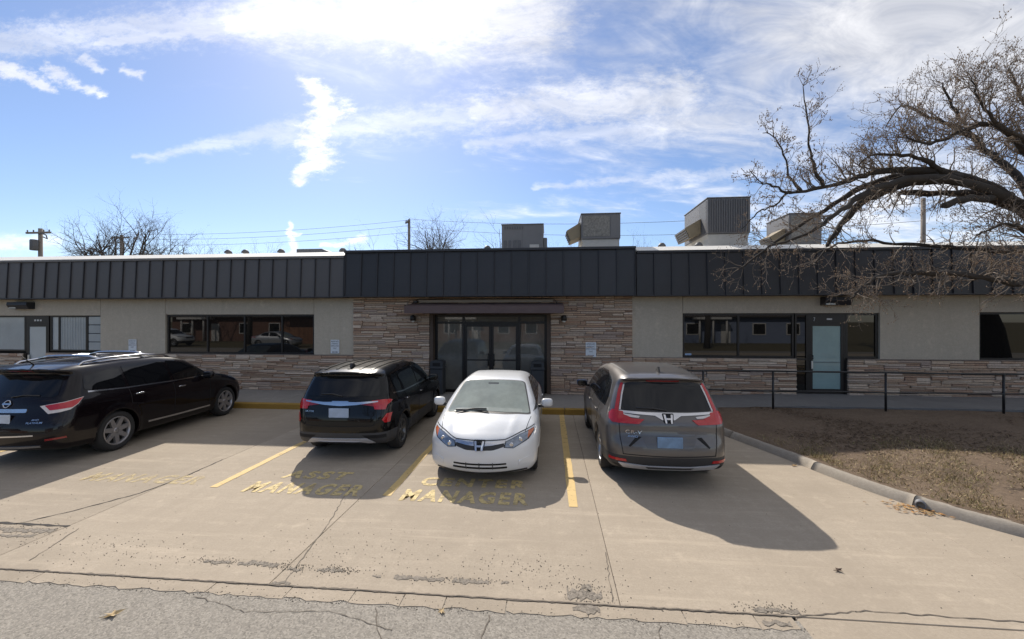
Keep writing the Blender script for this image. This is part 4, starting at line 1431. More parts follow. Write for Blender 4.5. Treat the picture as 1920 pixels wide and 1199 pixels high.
    c.panel('side_window', round_poly([(1.05, 1.125), (1.07, 1.505), (1.5, 1.548), (1.98, 1.542), (2.03, 1.112)], .03), 'L', G, .008, both=True)
    c.panel('side_window', round_poly([(2.10, 1.110), (2.06, 1.538), (2.2, 1.53), (2.6, 1.445), (3.06, 1.125)], .03), 'L', G, .008, both=True)
    for x in (1.07, 2.06, 3.2):
        c.strip('door_gap', [(x + (.22 if x < 1.5 else 0), .42 if x > 1.5 else .75), (x + .02, .8), (x, 1.09)], .011, 'L', M_GAP, both=True)
    c.strip('sill_gap', [(1.35, .40), (3.2, .38)], .012, 'L', M_GAP, both=True)
    handle(c, 1.22, .96, 'LR', paint); handle(c, 2.22, .94, 'LR', paint)
    c.panel('windshield', round_poly([(2.78, -.56), (2.78, .56), (3.36, .70), (3.40, 0), (3.36, -.70)], .05), 'T', G, .006)
    for sg in (1, -1):
        c.panel('headlight', [(sg * .40, .80), (sg * .86, .86), (sg * .84, .93), (sg * .42, .88)], 'F', M_HEAD, .008)
    c.panel('grille', [(-.38, .72), (.38, .72), (.40, .87), (-.40, .87)], 'F', M_PLASTIC, .008)
    c.panel('fuel_door', round_poly([(.72, .84), (.72, .98), (.88, .98), (.88, .84)], .03), 'L', mat('grey_paint_b', (0.113, 0.105, 0.102), 0.38, 0.55, var=0.04, coat=1.0), .003)
    mirror(c, 3.02, 1.03, 1.13, (.07, .115, .075), mat('mirror_blue_grey', (0.04, 0.06, 0.12), 0.2, 0.3, var=0.05, coat=1.0))
    b = MB().prism([(.62, 1.66), (.80, 1.675), (.72, 1.735), (.655, 1.745)], 'y', -.012, .012)
    b.build('roof_antenna', M_PLASTIC, root)
    for sg in (1, -1):
        c.strip('roof_groove', [(.62, sg * .50), (1.3, sg * .535), (2.0, sg * .55), (2.6, sg * .535)], .022, 'T', M_PLASTIC, .002)
    four_wheels(c, dict(n=5, rim=.70, split=((-.10, .045), (.10, .045))))
    return root


# ---- small boxy SUV (black)
def build_black_suv():
    root = thing('parked_suv', 'black compact SUV with ribbed roof and full-width chrome strip across its hatch', 'SUV', (-3.70, 7.02, 0), R(91.7))
    sp = dict(L=4.37, H=1.625, width_max=0.905, r=0.338, axles=(.89, 3.52), belt=1.08, crown=0.05, rear_bow=0.13, front_bow=0.28, rear_t=1.4, front_t=2.4,
              side=[(0.14, .27), (0.02, .38), (0.0, .56), (0.01, .74), (0.05, .90), (0.09, 1.06), (0.37, 1.475, .04), (0.22, 1.535, .02), (0.5, 1.595), (1.2, 1.63), (1.9, 1.62), (2.35, 1.56), (2.55, 1.50), (3.12, 1.12), (3.9, 1.03), (4.2, .95), (4.33, .78), (4.37, .55), (4.32, .34), (4.2, .22), (3.4, .19), (.9, .19)],
              width=[(.1, .80), (.2, .84), (.34, .885), (.55, .90), (.80, .905), (.96, .90), (1.04, .875), (1.12, .845), (1.3, .785), (1.48, .71), (1.58, .645), (1.7, .55), (2.2, .4)],
              plan=[(-.2, .82), (0, .865), (.2, .93), (.6, .985), (1.0, 1.0), (3.5, 1.0), (3.9, .98), (4.2, .93), (4.4, .86), (5, .8)], flare=.02)
    c = Car(root, sp)
    paint = mat('black_paint', (0.004, 0.0042, 0.005), 0.25, 0.0, var=0.05, coat=.55, spec=.12)
    c.body(paint, M_GREYPL, 0.50)
    G = M_GLASS
    c.panel('rear_window', round_poly([(-.67, 1.12), (.67, 1.12), (.60, 1.42), (.5, 1.455), (-.5, 1.455), (-.60, 1.42)], .05), 'B', G, .006)
    c.strip('spoiler_edge', [(-.60, 1.50), (0, 1.51), (.60, 1.50)], .05, 'B', M_PLASTIC, .004)
    for sg in (1, -1):
        f = lambda pts: [(sg * p[0], p[1]) for p in pts]
        l = c.panel('tail_lamp', f([(.68, 1.045), (.36, 1.012), (.36, .992), (.60, .955), (.68, .925)]), 'B', M_DRED, .010, .04)
        a = 'DL' if sg > 0 else 'DR'
        c.panel('lamp_lens', [(.49, 1.05), (.66, 1.065), (.80, 1.055), (.86, 1.03), (.72, .97), (.68, .895), (.51, .905)], a, M_RED, .013, .04, parent=l)
        c.panel('rear_reflector', f([(.855, .82), (.80, .82), (.74, .72), (.78, .665), (.84, .665)]), 'B', M_RED, .010, .04)
        c.panel('bumper_vent', f([(.80, .46), (.42, .46), (.5, .40), (.80, .40)]), 'B', M_GAP, .003)
        c.strip('hatch_seam', f([(.64, .90), (.66, .72), (.60, .62)]), .010, 'B', M_GAP)
    c.strip('chrome_bar', [(-.66, 1.035), (-.3, 1.005), (0, 1.00), (.3, 1.005), (.66, 1.035)], [.018, .045, .07, .045, .018], 'B', M_CHROME, .015)
    c.panel('chrome_bar_center', round_poly([(-.16, 1.045), (.16, 1.045), (.12, .99), (-.12, .99)], .02), 'B', M_CHROME, .014)
    c.strip('hatch_seam', [(-.60, .625), (0, .615), (.60, .625)], .014, 'B', M_GAP)
    c.mark('lettering', fit_text(text_mesh('SELTOS', .1, .003, .001), .17, .026), (.56, .855), 'B', M_CHROME, .006)
    plate(c, .85, w=.36, h=.165, y=0.0, m=mat('pale_blue_number_plate', (0.33, 0.42, 0.56), 0.4, var=0.22, scale=7))
    c.panel('skid_plate', [(-.62, .315), (-.50, .405), (.50, .405), (.62, .315), (.50, .315), (.36, .345), (-.36, .345), (-.50, .315)], 'B', M_SILVER, .018, .04)
    MB().tube([c.cast((-.02, 1.13), 'B')[0] + Vector((-.02, 0, 0)), c.cast((.16, 1.165), 'B')[0] + Vector((-.025, 0, 0)), c.cast((.38, 1.16), 'B')[0] + Vector((-.016, 0, 0))], .012, 6).build('rear_wiper', M_PLASTIC, root)
    c.panel('side_window', round_poly([(.42, 1.17), (.46, 1.40), (.80, 1.455), (.88, 1.13)], .05), 'L', G, .006, both=True)
    c.panel('side_window', round_poly([(.97, 1.12), (.93, 1.47), (1.4, 1.50), (1.84, 1.495), (1.88, 1.105)], .04), 'L', G, .006, both=True)
    c.panel('side_window', round_poly([(1.96, 1.10), (1.92, 1.49), (2.1, 1.475), (2.42, 1.40), (2.86, 1.11)], .04), 'L', G, .006, both=True)
    c.strip('belt_trim', [(.50, 1.135), (.95, 1.10), (2.9, 1.085)], .022, 'L', M_CHROME, .004, both=True)
    for x in (.92, 1.9, 2.95):
        c.strip('door_gap', [(x + (.22 if x < 1.5 else 0), .42 if x > 1.5 else .74), (x + .02, .8), (x, 1.09)], .010, 'L', M_GAP, both=True)
    handle(c, 1.08, .95, 'LR', M_CHROME, .17); handle(c, 2.05, .93, 'LR', M_CHROME, .17)
    c.panel('windshield', round_poly([(2.62, -.58), (2.62, .58), (3.12, .70), (3.14, 0), (3.12, -.70)], .05), 'T', G, .006)
    for sg in (1, -1):
        c.panel('headlight', [(sg * .45, .80), (sg * .84, .82), (sg * .82, .93), (sg * .47, .90)], 'F', M_HEAD, .008)
    c.panel('grille', [(-.42, .66), (.42, .66), (.44, .86), (-.44, .86)], 'F', M_PLASTIC, .008)
    for k in range(5):
        y = (k - 2) * .22
        c.strip('roof_rib', [(.42, y), (1.3, y * 1.03), (2.3, y)], .05, 'T', mat('black_paint_rib', (0.006, 0.006, 0.0065), 0.25, 0.0, var=0.05, coat=.6, spec=.12), .012)
    MB().prism([(.50, 1.60), (.68, 1.615), (.60, 1.675), (.53, 1.68)], 'y', -.02, .02).build('roof_antenna', M_PLASTIC, root)
    mirror(c, 2.78, 1.0, 1.12, (.065, .11, .075), paint)
    four_wheels(c, dict(n=5, rim=.68, split=((-.16, .035), (.16, .035))), mat('dark_alloy', (0.16, 0.16, 0.165), 0.35, 0.8, var=0.05))
    return root


# ---- large three-row SUV (black-plum)
def build_large_suv():
    root = thing('parked_suv', 'large dark plum-black SUV with chrome roof rails at the left edge', 'SUV', (-9.10, 6.10, 0), R(93.7))
    sp = dict(L=5.0, H=1.745, width_max=0.98, r=0.375, axles=(1.12, 4.02), belt=1.14, crown=0.06, rear_bow=0.20, front_bow=0.36, rear_t=1.6, front_t=2.6,
              side=[(0.16, .27), (0.03, .36), (0.0, .54), (0.02, .72), (0.10, .92), (0.16, 1.12), (0.46, 1.56, .04), (0.22, 1.645, .02), (0.55, 1.70), (1.5, 1.75), (2.2, 1.735), (2.75, 1.655), (2.95, 1.60), (3.62, 1.20), (4.3, 1.10), (4.75, .97), (4.94, .80), (5.0, .56), (4.93, .36), (4.8, .24), (3.9, .21), (1.1, .21)],
              width=[(.1, .86), (.22, .90), (.36, .95), (.55, .972), (.80, .98), (1.0, .968), (1.09, .94), (1.17, .905), (1.35, .84), (1.55, .75), (1.66, .68), (1.8, .58), (2.2, .45)],
              plan=[(-.2, .86), (0, .90), (.25, .955), (.7, .995), (1.2, 1.0), (3.9, 1.0), (4.4, .97), (4.75, .92), (5.0, .84), (5.5, .8)], flare=.018)
    c = Car(root, sp)
    paint = mat('plum_black_paint', (0.0055, 0.0035, 0.0048), 0.25, 0.0, var=0.05, coat=.55, spec=.12)
    c.body(paint)
    G = M_GLASS
    c.panel('rear_window', round_poly([(-.70, 1.17), (.70, 1.17), (.60, 1.50), (.5, 1.535), (-.5, 1.535), (-.60, 1.50)], .05), 'B', G, .006)
    c.strip('spoiler_edge', [(-.62, 1.605), (0, 1.615), (.62, 1.605)], .05, 'B', M_PLASTIC, .004)
    c.strip('brake_light', [(-.2, 1.60), (.2, 1.60)], .022, 'B', M_DRED, .008)
    for sg in (1, -1):
        f = lambda pts: [(sg * p[0], p[1]) for p in pts]
        a = 'DL' if sg > 0 else 'DR'
        l = c.panel('tail_lamp', [(.50, 1.03), (.60, 1.05), (.80, 1.085), (1.01, 1.135), (.95, 1.03), (.86, .95), (.74, .92), (.60, .90)], a, M_CLEAR, .010, .04)
        c.panel('lamp_lens', [(.56, 1.035), (.80, 1.075), (1.0, 1.125), (.94, 1.03), (.88, .985), (.72, .965), (.62, .955)], a, M_RED, .014, .04, parent=l)
        c.strip('rear_reflector', f([(.90, .50), (.70, .48)]), .03, 'B', M_DRED, .008)
    c.strip('chrome_bar', [(-.55, .565), (0, .55), (.55, .565)], .022, 'B', M_CHROME, .008)
    c.strip('chrome_bar', [(-.62, .375), (0, .36), (.62, .375)], [.03, .045, .03], 'B', M_CHROME, .010)
    c.panel('tailgate_trim', round_poly([(-.36, .99), (.36, .99), (.36, .93), (-.36, .93)], .02), 'B', M_CHROME, .014)
    c.strip('hatch_seam', [(-.72, .60), (0, .59), (.72, .60)], .012, 'B', M_GAP)
    em = MB(); em.lathe([(.050, 0), (.062, .004), (.062, .012), (.050, .012)], 24, 'z', closed=True); em.box(-.075, .075, -.012, .012, 0.002, .014)
    c.mark('emblem', em.mesh('emblem'), (0, 1.075), 'B', M_CHROME, .008)
    for zz, t, wd in ((.80, '4WD', .10), (.755, 'PLATINUM', .22)):
        c.mark('lettering', fit_text(text_mesh(t, .1, .003, .001), wd, .028), (-.53, zz), 'B', M_CHROME, .006)
    plate(c, .83, w=.32, h=.16)
    MB().tube([c.cast((-.02, 1.18), 'B')[0] + Vector((-.02, 0, 0)), c.cast((-.2, 1.21), 'B')[0] + Vector((-.025, 0, 0)), c.cast((-.45, 1.20), 'B')[0] + Vector((-.016, 0, 0))], .012, 6).build('rear_wiper', M_PLASTIC, root)
    c.panel('side_window', round_poly([(.56, 1.24), (.62, 1.47), (1.30, 1.575), (1.33, 1.19)], .07), 'L', G, .006, both=True)
    c.panel('side_window', round_poly([(1.39, 1.185), (1.37, 1.58), (1.8, 1.605), (2.32, 1.595), (2.36, 1.165)], .03), 'L', G, .006, both=True)
    c.panel('side_window', round_poly([(2.44, 1.16), (2.40, 1.59), (2.6, 1.565), (2.9, 1.48), (3.38, 1.17)], .03), 'L', G, .006, both=True)
    c.strip('belt_trim', [(.62, 1.205), (1.3, 1.165), (2.4, 1.14), (3.4, 1.14)], .024, 'L', M_CHROME, .004, both=True)
    c.strip('sill_chrome', [(1.75, .40), (2.5, .385), (3.45, .385)], .035, 'L', M_CHROME, .008, both=True)
    for x in (1.36, 2.38, 3.42):
        c.strip('door_gap', [(x + (.26 if x < 1.5 else 0), .40 if x > 1.5 else .80), (x + .02, .85), (x, 1.14)], .011, 'L', M_GAP, both=True)
    handle(c, 1.55, 1.02, 'LR', M_CHROME, .2); handle(c, 2.58, 1.0, 'LR', M_CHROME, .2)
    c.panel('windshield', round_poly([(3.02, -.62), (3.02, .62), (3.60, .76), (3.64, 0), (3.60, -.76)], .05), 'T', G, .006)
    for sg in (1, -1):
        c.panel('headlight', [(sg * .45, .82), (sg * .90, .88), (sg * .88, 1.0), (sg * .48, .94)], 'F', M_HEAD, .008)
        # roof rails
        rl = []
        for x, dz in ((.72, -.01), (.80, .035), (1.2, .055), (1.9, .058), (2.5, .045), (2.68, -.01)):
            h0, n = c.cast((x, sg * .60), 'T')
            rl.append((x, sg * .60, h0.z + dz))
        MB().tube(rl, .021, 8).build('roof_rail', M_CHROME, root)
    for x in (1.1, 2.05):
        pts = []
        for k in range(7):
            y = -.60 + 1.2 * k / 6
            h0, n = c.cast((x, y), 'T')
            pts.append((x, y, h0.z + (.055 if k in (0, 6) else .075)))
        MB().tube(pts, [.02, .024, .024, .024, .024, .024, .02], 8).build('roof_crossbar', M_CHROME, root)
    c.panel('grille', [(-.42, .66), (.42, .66), (.44, .90), (-.44, .90)], 'F', M_PLASTIC, .008)
    MB().tube([(.52, 0, 1.70), (.40, 0, 1.80), (.34, 0, 1.86)], [.014, .008, .005], 6).build('roof_antenna', M_PLASTIC, root)
    mirror(c, 3.26, 1.08, 1.16, (.07, .12, .085), paint)
    four_wheels(c, dict(n=7, rim=.72, split=((0, .075),), taper=.9), mat('bright_alloy', (0.36, 0.35, 0.36), 0.35, 0.7, var=0.05), .235)
    return root


# ---- sedan (white)
def build_sedan():
    root = thing('parked_sedan', 'white four-door sedan parked facing outwards, between the black and grey SUVs', 'sedan', (-1.04, 10.62, 0), R(-90))
    def ext(G, x, ay, z):
        # two raised lines along the bonnet
        return G - 0.012 * np.exp(-((ay - (0.40 + (4.5 - x) * 0.16)) / 0.06) ** 2) * np.clip((x - 3.6) / .3, 0, 1) * np.clip((z - .6) / .15, 0, 1)
    sp = dict(L=4.525, H=1.435, width_max=0.878, r=0.316, axles=(.93, 3.60), belt=.95, crown=0.05, rear_bow=0.20, front_bow=0.42, rear_t=1.5, front_t=2.5,
              side=[(0.12, .22), (0.02, .34), (0.0, .55), (0.03, .78), (0.05, 1.0), (0.2, 1.03), (0.66, 1.06), (1.36, 1.365), (1.8, 1.43), (2.2, 1.435), (2.55, 1.40), (2.72, 1.36), (3.62, .965), (3.72, .935), (4.10, .86), (4.36, .745), (4.45, .69), (4.50, .60), (4.525, .44), (4.50, .28), (4.42, .17), (3.4, .15), (.9, .15)],
              width=[(.05, .78), (.16, .81), (.28, .855), (.5, .872), (.7, .878), (.82, .868), (.90, .845), (.98, .81), (1.1, .755), (1.25, .675), (1.36, .595), (1.45, .50), (2.2, .4)],
              plan=[(-.2, .84), (0, .88), (.3, .95), (.8, .995), (1.1, 1.0), (3.5, 1.0), (3.9, .985), (4.2, .95), (4.4, .90), (4.55, .84), (5, .8)], extra=ext, fillet=.16, flare=.012)
    c = Car(root, sp)
    paint = mat('white_paint', (0.72, 0.73, 0.74), 0.32, 0.0, var=0.02, coat=0.8)
    c.body(paint)
    G = mat('sky_mottled_car_glass', (0.24, 0.27, 0.235), 0.04, var=0.42, scale=1.9, ior=1.75)  # pale mottling paints a cloudy sky reflection into the windshield colour
    c.panel('windshield_seal', round_poly([(2.72, -.585), (2.72, .585), (3.60, .735), (3.73, .30), (3.73, -.30), (3.60, -.735)], .07), 'T', M_PLASTIC, .003)
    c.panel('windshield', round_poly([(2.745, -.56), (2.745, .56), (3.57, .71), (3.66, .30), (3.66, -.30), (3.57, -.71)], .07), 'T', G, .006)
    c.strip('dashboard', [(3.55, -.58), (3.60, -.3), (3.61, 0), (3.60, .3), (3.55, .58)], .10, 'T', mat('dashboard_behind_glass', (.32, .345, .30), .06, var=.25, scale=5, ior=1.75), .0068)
    c.panel('rear_view_mirror', round_poly([(2.83, -.10), (2.83, .10), (2.88, .10), (2.88, -.10)], .02), 'T', mat('mirror_behind_glass', (.05, .055, .05), .05, var=.1, ior=1.75), .0068)
    for pts in (((3.70, -.02), (3.62, .28), (3.58, .56)), ((3.68, .56), (3.60, .26), (3.62, 0.02))):
        pp = [c.cast((p[0], -p[1]), 'T')[0] + Vector((0, 0, .02)) for p in pts]
        MB().tube(pp, .011, 6).build('windshield_wiper', M_PLASTIC, root)
    for sg in (1, -1):
        f = lambda pts: [(sg * p[0], p[1]) for p in pts]
        l = c.panel('headlight', f([(.36, .585), (.50, .565), (.72, .66), (.80, .74), (.79, .775), (.60, .735), (.38, .665)]), 'F', M_GAP, .005, .03)
        c.panel('headlight_lens', f([(.375, .59), (.50, .575), (.70, .665), (.72, .75), (.60, .728), (.39, .66)]), 'F', M_HEAD, .010, .03, parent=l)
        c.panel('turn_signal', f([(.70, .67), (.79, .745), (.782, .768), (.71, .752)]), 'F', M_AMBER, .011, .03, parent=l)
        for yy, zz, rr in ((.47, .622, .034), (.60, .672, .036)):
            h0, n = c.cast((sg * yy, zz), 'F')
            b = MB().lathe([(0, .004), (rr * .6, .012), (rr * .95, .006), (rr, -.01)], 20, 'x')
            b.build('lamp_projector', M_CHROME, l, h0 + Vector((.012, 0, 0)))
        c.strip('bonnet_gap', f([(.80, .80), (.60, .755), (.37, .69)]), .010, 'F', M_GAP, .003)
        c.strip('fender_gap', [(4.14, sg * .66), (3.9, sg * .70), (3.66, sg * .735)], .008, 'T', M_GAP, .002)
        c.panel('fog_cover', f([(.72, .33), (.58, .30), (.58, .38), (.74, .42)]), 'F', paint, .006)
    c.strip('bonnet_gap', [(-.37, .69), (0, .685), (.37, .69)], .010, 'F', M_GAP, .003)
    c.panel('grille', round_poly([(-.37, .60), (-.20, .555), (.20, .555), (.37, .60), (.36, .655), (-.36, .655)], .03), 'F', M_PLASTIC, .006, .03)
    c.strip('chrome_bar', [(-.375, .665), (-.2, .645), (0, .635), (.2, .645), (.375, .665)], [.035, .045, .055, .045, .035], 'F', M_CHROME, .014, .04)
    c.panel('emblem_back', round_poly([(-.09, .69), (.09, .69), (.07, .552), (-.07, .552)], .02), 'F', M_GAP, .016)
    c.mark('emblem', h_emblem(.155, .128), (0, .558), 'F', M_CHROME, .024)
    for z0, z1, w in ((.36, .335, .40), (.305, .275, .41)):
        c.panel('bumper_intake', round_poly([(-w, z0), (w, z0), (w * 1.0, z1), (-w * 1.0, z1)], .01), 'F', M_GAP, .004, .04)
    for k in range(3):
        y = (k - 1) * .2
        c.strip('intake_bar', [(y, .37), (y, .27)], .012, 'F', M_GREYPL, .006)
    c.strip('bumper_lip', [(-.70, .215), (0, .195), (.70, .215)], .03, 'F', M_PLASTIC, .004)
    c.panel('side_window', round_poly([(1.10, 1.03), (1.22, 1.22), (1.5, 1.30), (1.86, 1.325), (1.90, .985)], .05), 'L', M_GLASS, .006, both=True)
    c.panel('side_window', round_poly([(1.97, .98), (1.93, 1.33), (2.2, 1.33), (2.6, 1.24), (3.18, .955)], .04), 'L', M_GLASS, .006, both=True)
    c.panel('side_window', round_poly([(3.0, .96), (3.22, .945), (3.45, .93), (3.12, 1.03)], .01), 'L', M_PLASTIC, .005, both=True)
    c.panel('rear_window', round_poly([(1.28, -.50), (1.28, .50), (.72, .62), (.72, -.62)], .06), 'T', M_GLASS, .006)
    for x in (.98, 1.92, 3.10):
        c.strip('door_gap', [(x + (.25 if x < 1.5 else 0), .28 if x > 1.5 else .66), (x + .02, .7), (x, .97)], .008, 'L', M_GAP, both=True)
    handle(c, 1.15, .80, 'LR', paint); handle(c, 2.12, .79, 'LR', paint)
    for sg in (1, -1):
        c.panel('tail_lamp', [(sg * .50, .80), (sg * .84, .84), (sg * .83, .97), (sg * .5, .95)], 'B', M_RED, .008)
    plate(c, .66)
    mirror(c, 2.98, 1.0, .985, (.065, .105, .075), paint)
    four_wheels(c, dict(n=10, rim=.66, split=((0, .035),)), None, .205)
    return root


grey_suv = build_grey_suv()
black_suv = build_black_suv()
large_suv = build_large_suv()
sedan = build_sedan()
# ------------------------------------------------------------------ fittings on and around the building
def signboard(x, z0, z1, w, arrow, label):
    t = thing('wall_sign', label, 'sign', (x, D - .016 - (.03 if x > -5 else 0), (z0 + z1) / 2), 0, 'reserved parking signs on the wall')
    h = z1 - z0
    MB().bbox(-w / 2, w / 2, -.012, .004, -h / 2, h / 2, .004).build('plate', mat('white_sign', (.66, .70, .74), .5, var=.06), t)
    ink = mat('black_ink', (.03, .035, .06), .6, var=.05)
    for k, (s_, f) in enumerate((('RESERVED', .82), ('PARKING', .72), ('EMPLOYEES', .88), ('ONLY', .40))):
        me = fit_text(text_mesh(s_, .05, .0005), w * f, h * .095)
        o = obj('lettering', me, ink, t, (0, -.0135, h * (.33 - k * .165))); o.rotation_euler = (R(90), 0, 0)
    a = MB(); s = w * .36; zz = -h * .40; hh = h * .05
    if arrow == 2:
        a.prism([(-s, zz), (-s * .55, zz + hh), (-s * .55, zz + hh * .4), (s * .55, zz + hh * .4), (s * .55, zz + hh), (s, zz), (s * .55, zz - hh), (s * .55, zz - hh * .4), (-s * .55, zz - hh * .4), (-s * .55, zz - hh)], 'y', -.0140, -.0125)
    else:
        a.prism([(-s, zz), (-s * .45, zz + hh), (-s * .45, zz + hh * .4), (s * .8, zz + hh * .4), (s * .8, zz - hh * .4), (-s * .45, zz - hh * .4), (-s * .45, zz - hh)], 'y', -.0140, -.0125)
    a.build('arrow', ink, t)

signboard(-14.36, 1.38, 1.81, .30, 2, 'small white reserved parking sign left of the four-pane window, double arrow')
signboard(-7.05, 1.38, 1.83, .30, 2, 'small white reserved parking sign between four-pane window and stone wall')
signboard(1.29, 1.33, 1.79, .32, 1, 'small white reserved parking sign with left arrow on the stone wall')

for x, lb in ((-4.36, 'black dome wall lamp with clear lens left of the entrance'), (.45, 'black dome wall lamp with clear lens right of the entrance')):
    t = thing('wall_lamp', lb, 'lamp', (x, D - .05, 2.42), 0, 'lamps beside the entrance')
    MB().lathe([(0, .22), (.05, .215), (.08, .19), (.09, .14), (.09, .05), (.075, .04)], 20, 'z', (0, -.11, 0)).build('housing', M_FRAME, t)
    MB().superq((0, -.11, .035), (.062, .062, .05), 1.0).build('lens', mat('lamp_glass', (.62, .62, .58), .2, var=.1, coat=.5), t)
    MB().bbox(-.04, .04, -.05, .0, .06, .16, .01).build('bracket', M_FRAME, t)
for x, z, w, lb in ((-18.55, 2.99, .78, 'dark box floodlight under the fascia above the left door'), (8.42, 3.04, .74, 'dark box floodlight under the fascia above the teal glass door')):
    t = thing('flood_light', lb, 'lamp', (x, D, z), 0, 'box floodlights under the fascia')
    MB().prism([(0, -.12), (-.18, -.12), (-.26, .02), (-.24, .12), (0, .12)], 'x', -w / 2, w / 2).build('housing', mat('floodlight_housing', (.03, .03, .034), .45, .2, var=.1), t)
    MB().box(-w / 2 + .03, -w / 2 + .30, -.215, -.18, -.11, -.02).build('lens', mat('floodlight_lens', (.25, .26, .28), .15, var=.2, coat=.6), t)

for x, lb in ((-3.52, 'dark square litter bin left of the entrance doors'), (-.36, 'dark square litter bin right of the entrance doors')):
    t = thing('litter_bin', lb, 'bin', (x, D - .24, .152), 0, 'litter bins at the entrance')
    mbn = mat('bin_plastic', (.035, .038, .042), .6, var=.15)
    MB().bbox(-.20, .20, -.20, .20, 0, .80, .02).build('bin_body', mbn, t)
    MB().bbox(-.22, .22, -.22, .22, .80, .86, .015).build('rim', mbn, t)
    MB().prism([(-.20, .86), (.20, .86), (.20, 1.02), (.12, 1.06), (-.12, 1.06), (-.20, 1.02)], 'y', -.19, .19).build('lid', mbn, t)
    MB().box(-.12, .12, -.196, -.18, .89, .99).build('flap', M_GAP, t)

# ---- railing along the walkway
rail = thing('handrail', 'black two-bar pipe railing along the walkway beyond the planted bed', 'railing', (3.6, 11.05, .15))
M_BLK = mat('black_rail_paint', (.014, .014, .015), .45, var=.15)
def hz(x): return .02 if x < 3 else .04
posts = [3.62 - 3.6 + .3, 5.62 - 3.6, 8.26 - 3.6, 10.90 - 3.6, 13.55 - 3.6]
for px_ in posts:
    p = MB().tube([(px_, 0, -.05), (px_, 0, 1.04)], .026, 10).build('post', M_BLK, rail)
    MB().lathe([(.06, .0), (.06, .012), (.03, .014)], 12, 'z', (px_, 0, .0)).build('base_plate', M_BLK, p)
for zz in (1.04, .55):
    pts = [(-.25, 0, zz)] + [(q, 0, zz + srng.uniform(-.012, .012)) for q in np.linspace(.1, 10.4, 12)]
    MB().tube(pts, .023 if zz > 1 else .019, 10).build('rail', M_BLK, rail)
MB().tube([(-.25, 0, 1.04), (-.45, .03, .95), (-.48, .03, .0)], .023, 10).build('end_post', M_BLK, rail)

# ---- roof-top air conditioners
M_ACG = mat('ac_grey', (.17, .165, .165), .55, .1, var=.1, scale=3)
M_ACD = mat('ac_dark_fin', (.12, .12, .125), .6, .3, var=.15)
M_ACT = mat('ac_tan', (.27, .215, .135), .6, var=.12, scale=3)
M_CURB = mat('roof_curb_white', (.50, .48, .44), .7, var=.1)
def ac(label, x0, x1, Y, dep, zb, zt, kind, hood):
    t = thing('roof_air_conditioner', label, 'air conditioner', ((x0 + x1) / 2, Y, 4.50), 0, 'roof-top air conditioners')
    w = (x1 - x0) / 2; a, b = zb - 4.5, zt - 4.5
    MB().prism([(-w * .92, 0), (w * .92, 0), (w * .92, a - .12), (w * .98, a), (-w * .98, a), (-w * .92, a - .12)], 'y', .05, dep - .05).build('roof_curb', M_CURB, t)
    MB().bbox(-w, w, 0, dep, a + .01, b, .012).build('cabinet', M_ACG, t)
    MB().bbox(-w - .02, w + .02, -.02, dep + .02, b, b + .035, .008).build('top_cover', M_ACG, t)
    if kind == 'fins':
        c = MB().box(-w + .05, w - .05, -.008, -.002, a + .06, b - .04).build('coil', M_ACD, t)
        n = int(2 * w / .075)
        for k in range(n):
            x = -w + .07 + (2 * w - .14) * k / (n - 1)
            MB().box(x - .011, x + .011, -.03, -.008, a + .06, b - .04).build('fin', M_ACG, t)
        MB().box(-w - .010, -w - .002, .10, dep * .32, a + .06, b - .04).build('coil', M_ACD, t)
    elif kind == 'coil':
        MB().box(-w + .06, w * .45, -.012, -.002, a + .10, b - .06).build('coil', mat('weathered_coil', (.22, .21, .19), .8, .1, var=.7, scale=16), t)
        MB().box(w * .50, w - .04, -.010, -.002, a + .06, b - .06).build('door_panel', M_ACG, t)
    else:
        for k in range(8):
            MB().box(-w + .10 + k * .09, -w + .15 + k * .09, -.012, -.002, b - .16, b - .06).build('vent_slot', M_ACD, t)
        for k, ww in enumerate((.12, .10, .14, .12)):
            MB().box(-w + .07 + k * .17, -w + .07 + k * .17 + ww, -.012, -.002, a + .12, a + .50).build('vent_slot', M_ACD, t)
        MB().box(-.01, .0, -.004, -.001, a + .03, b - .02).build('panel_seam', M_ACD, t)
        MB().box(w * .35, w * .8, -.01, -.002, a + .22, a + .34).build('data_plate', M_CURB, t)
        MB().bbox(w + .0, w + .14, .1, .5, a + .1, a + .6, .02).build('junction_box', M_ACG, t)
    if hood:
        hx = -w
        h = MB().prism([(hx - .02, a + .62), (hx - .50, a + .34), (hx - .36, a - .02), (hx - .02, a + .12)], 'y', hood, hood + min(1.3, dep * .55)).build('intake_hood', M_ACT, t)
        for k in range(5):
            u = (k + .5) / 5
            x, z = hx - .50 + .14 * u, a + .34 - .36 * u
            MB().box(x - .03, x - .005, hood + .03, hood + min(1.3, dep * .55) - .03, z - .03, z + .01).build('hood_slat', M_ACD, h)
    MB().tube([(w + .06, dep * .5, 0), (w + .06, dep * .5, a + .3), (w - .02, dep * .5, a + .3)], .03, 8).build('conduit', M_ACD, t)
    MB().tube([(-w + .1, dep * .8, b), (-w + .1, dep * .8, b + .10)], .05, 8).build('flue_pipe', M_ACD, t)

ac('low grey box air conditioner with slotted vents, leftmost of four on the roof', -1.72, -.22, 15.0, 1.6, 4.86, 5.92, 'slots', None)
ac('grey air conditioner with weathered coil and tan intake hood, second on the roof', 1.10, 2.42, 14.5, 1.6, 5.26, 6.12, 'coil', .15)
ac('largest air conditioner, dark vertical fins, beside the tree branches on the roof', 5.10, 6.43, 14.0, 2.3, 5.27, 6.42, 'fins', .55)
ac('air conditioner half hidden behind bare branches, rightmost on the roof', 8.15, 9.20, 15.0, 1.5, 5.05, 6.10, 'coil', .2)

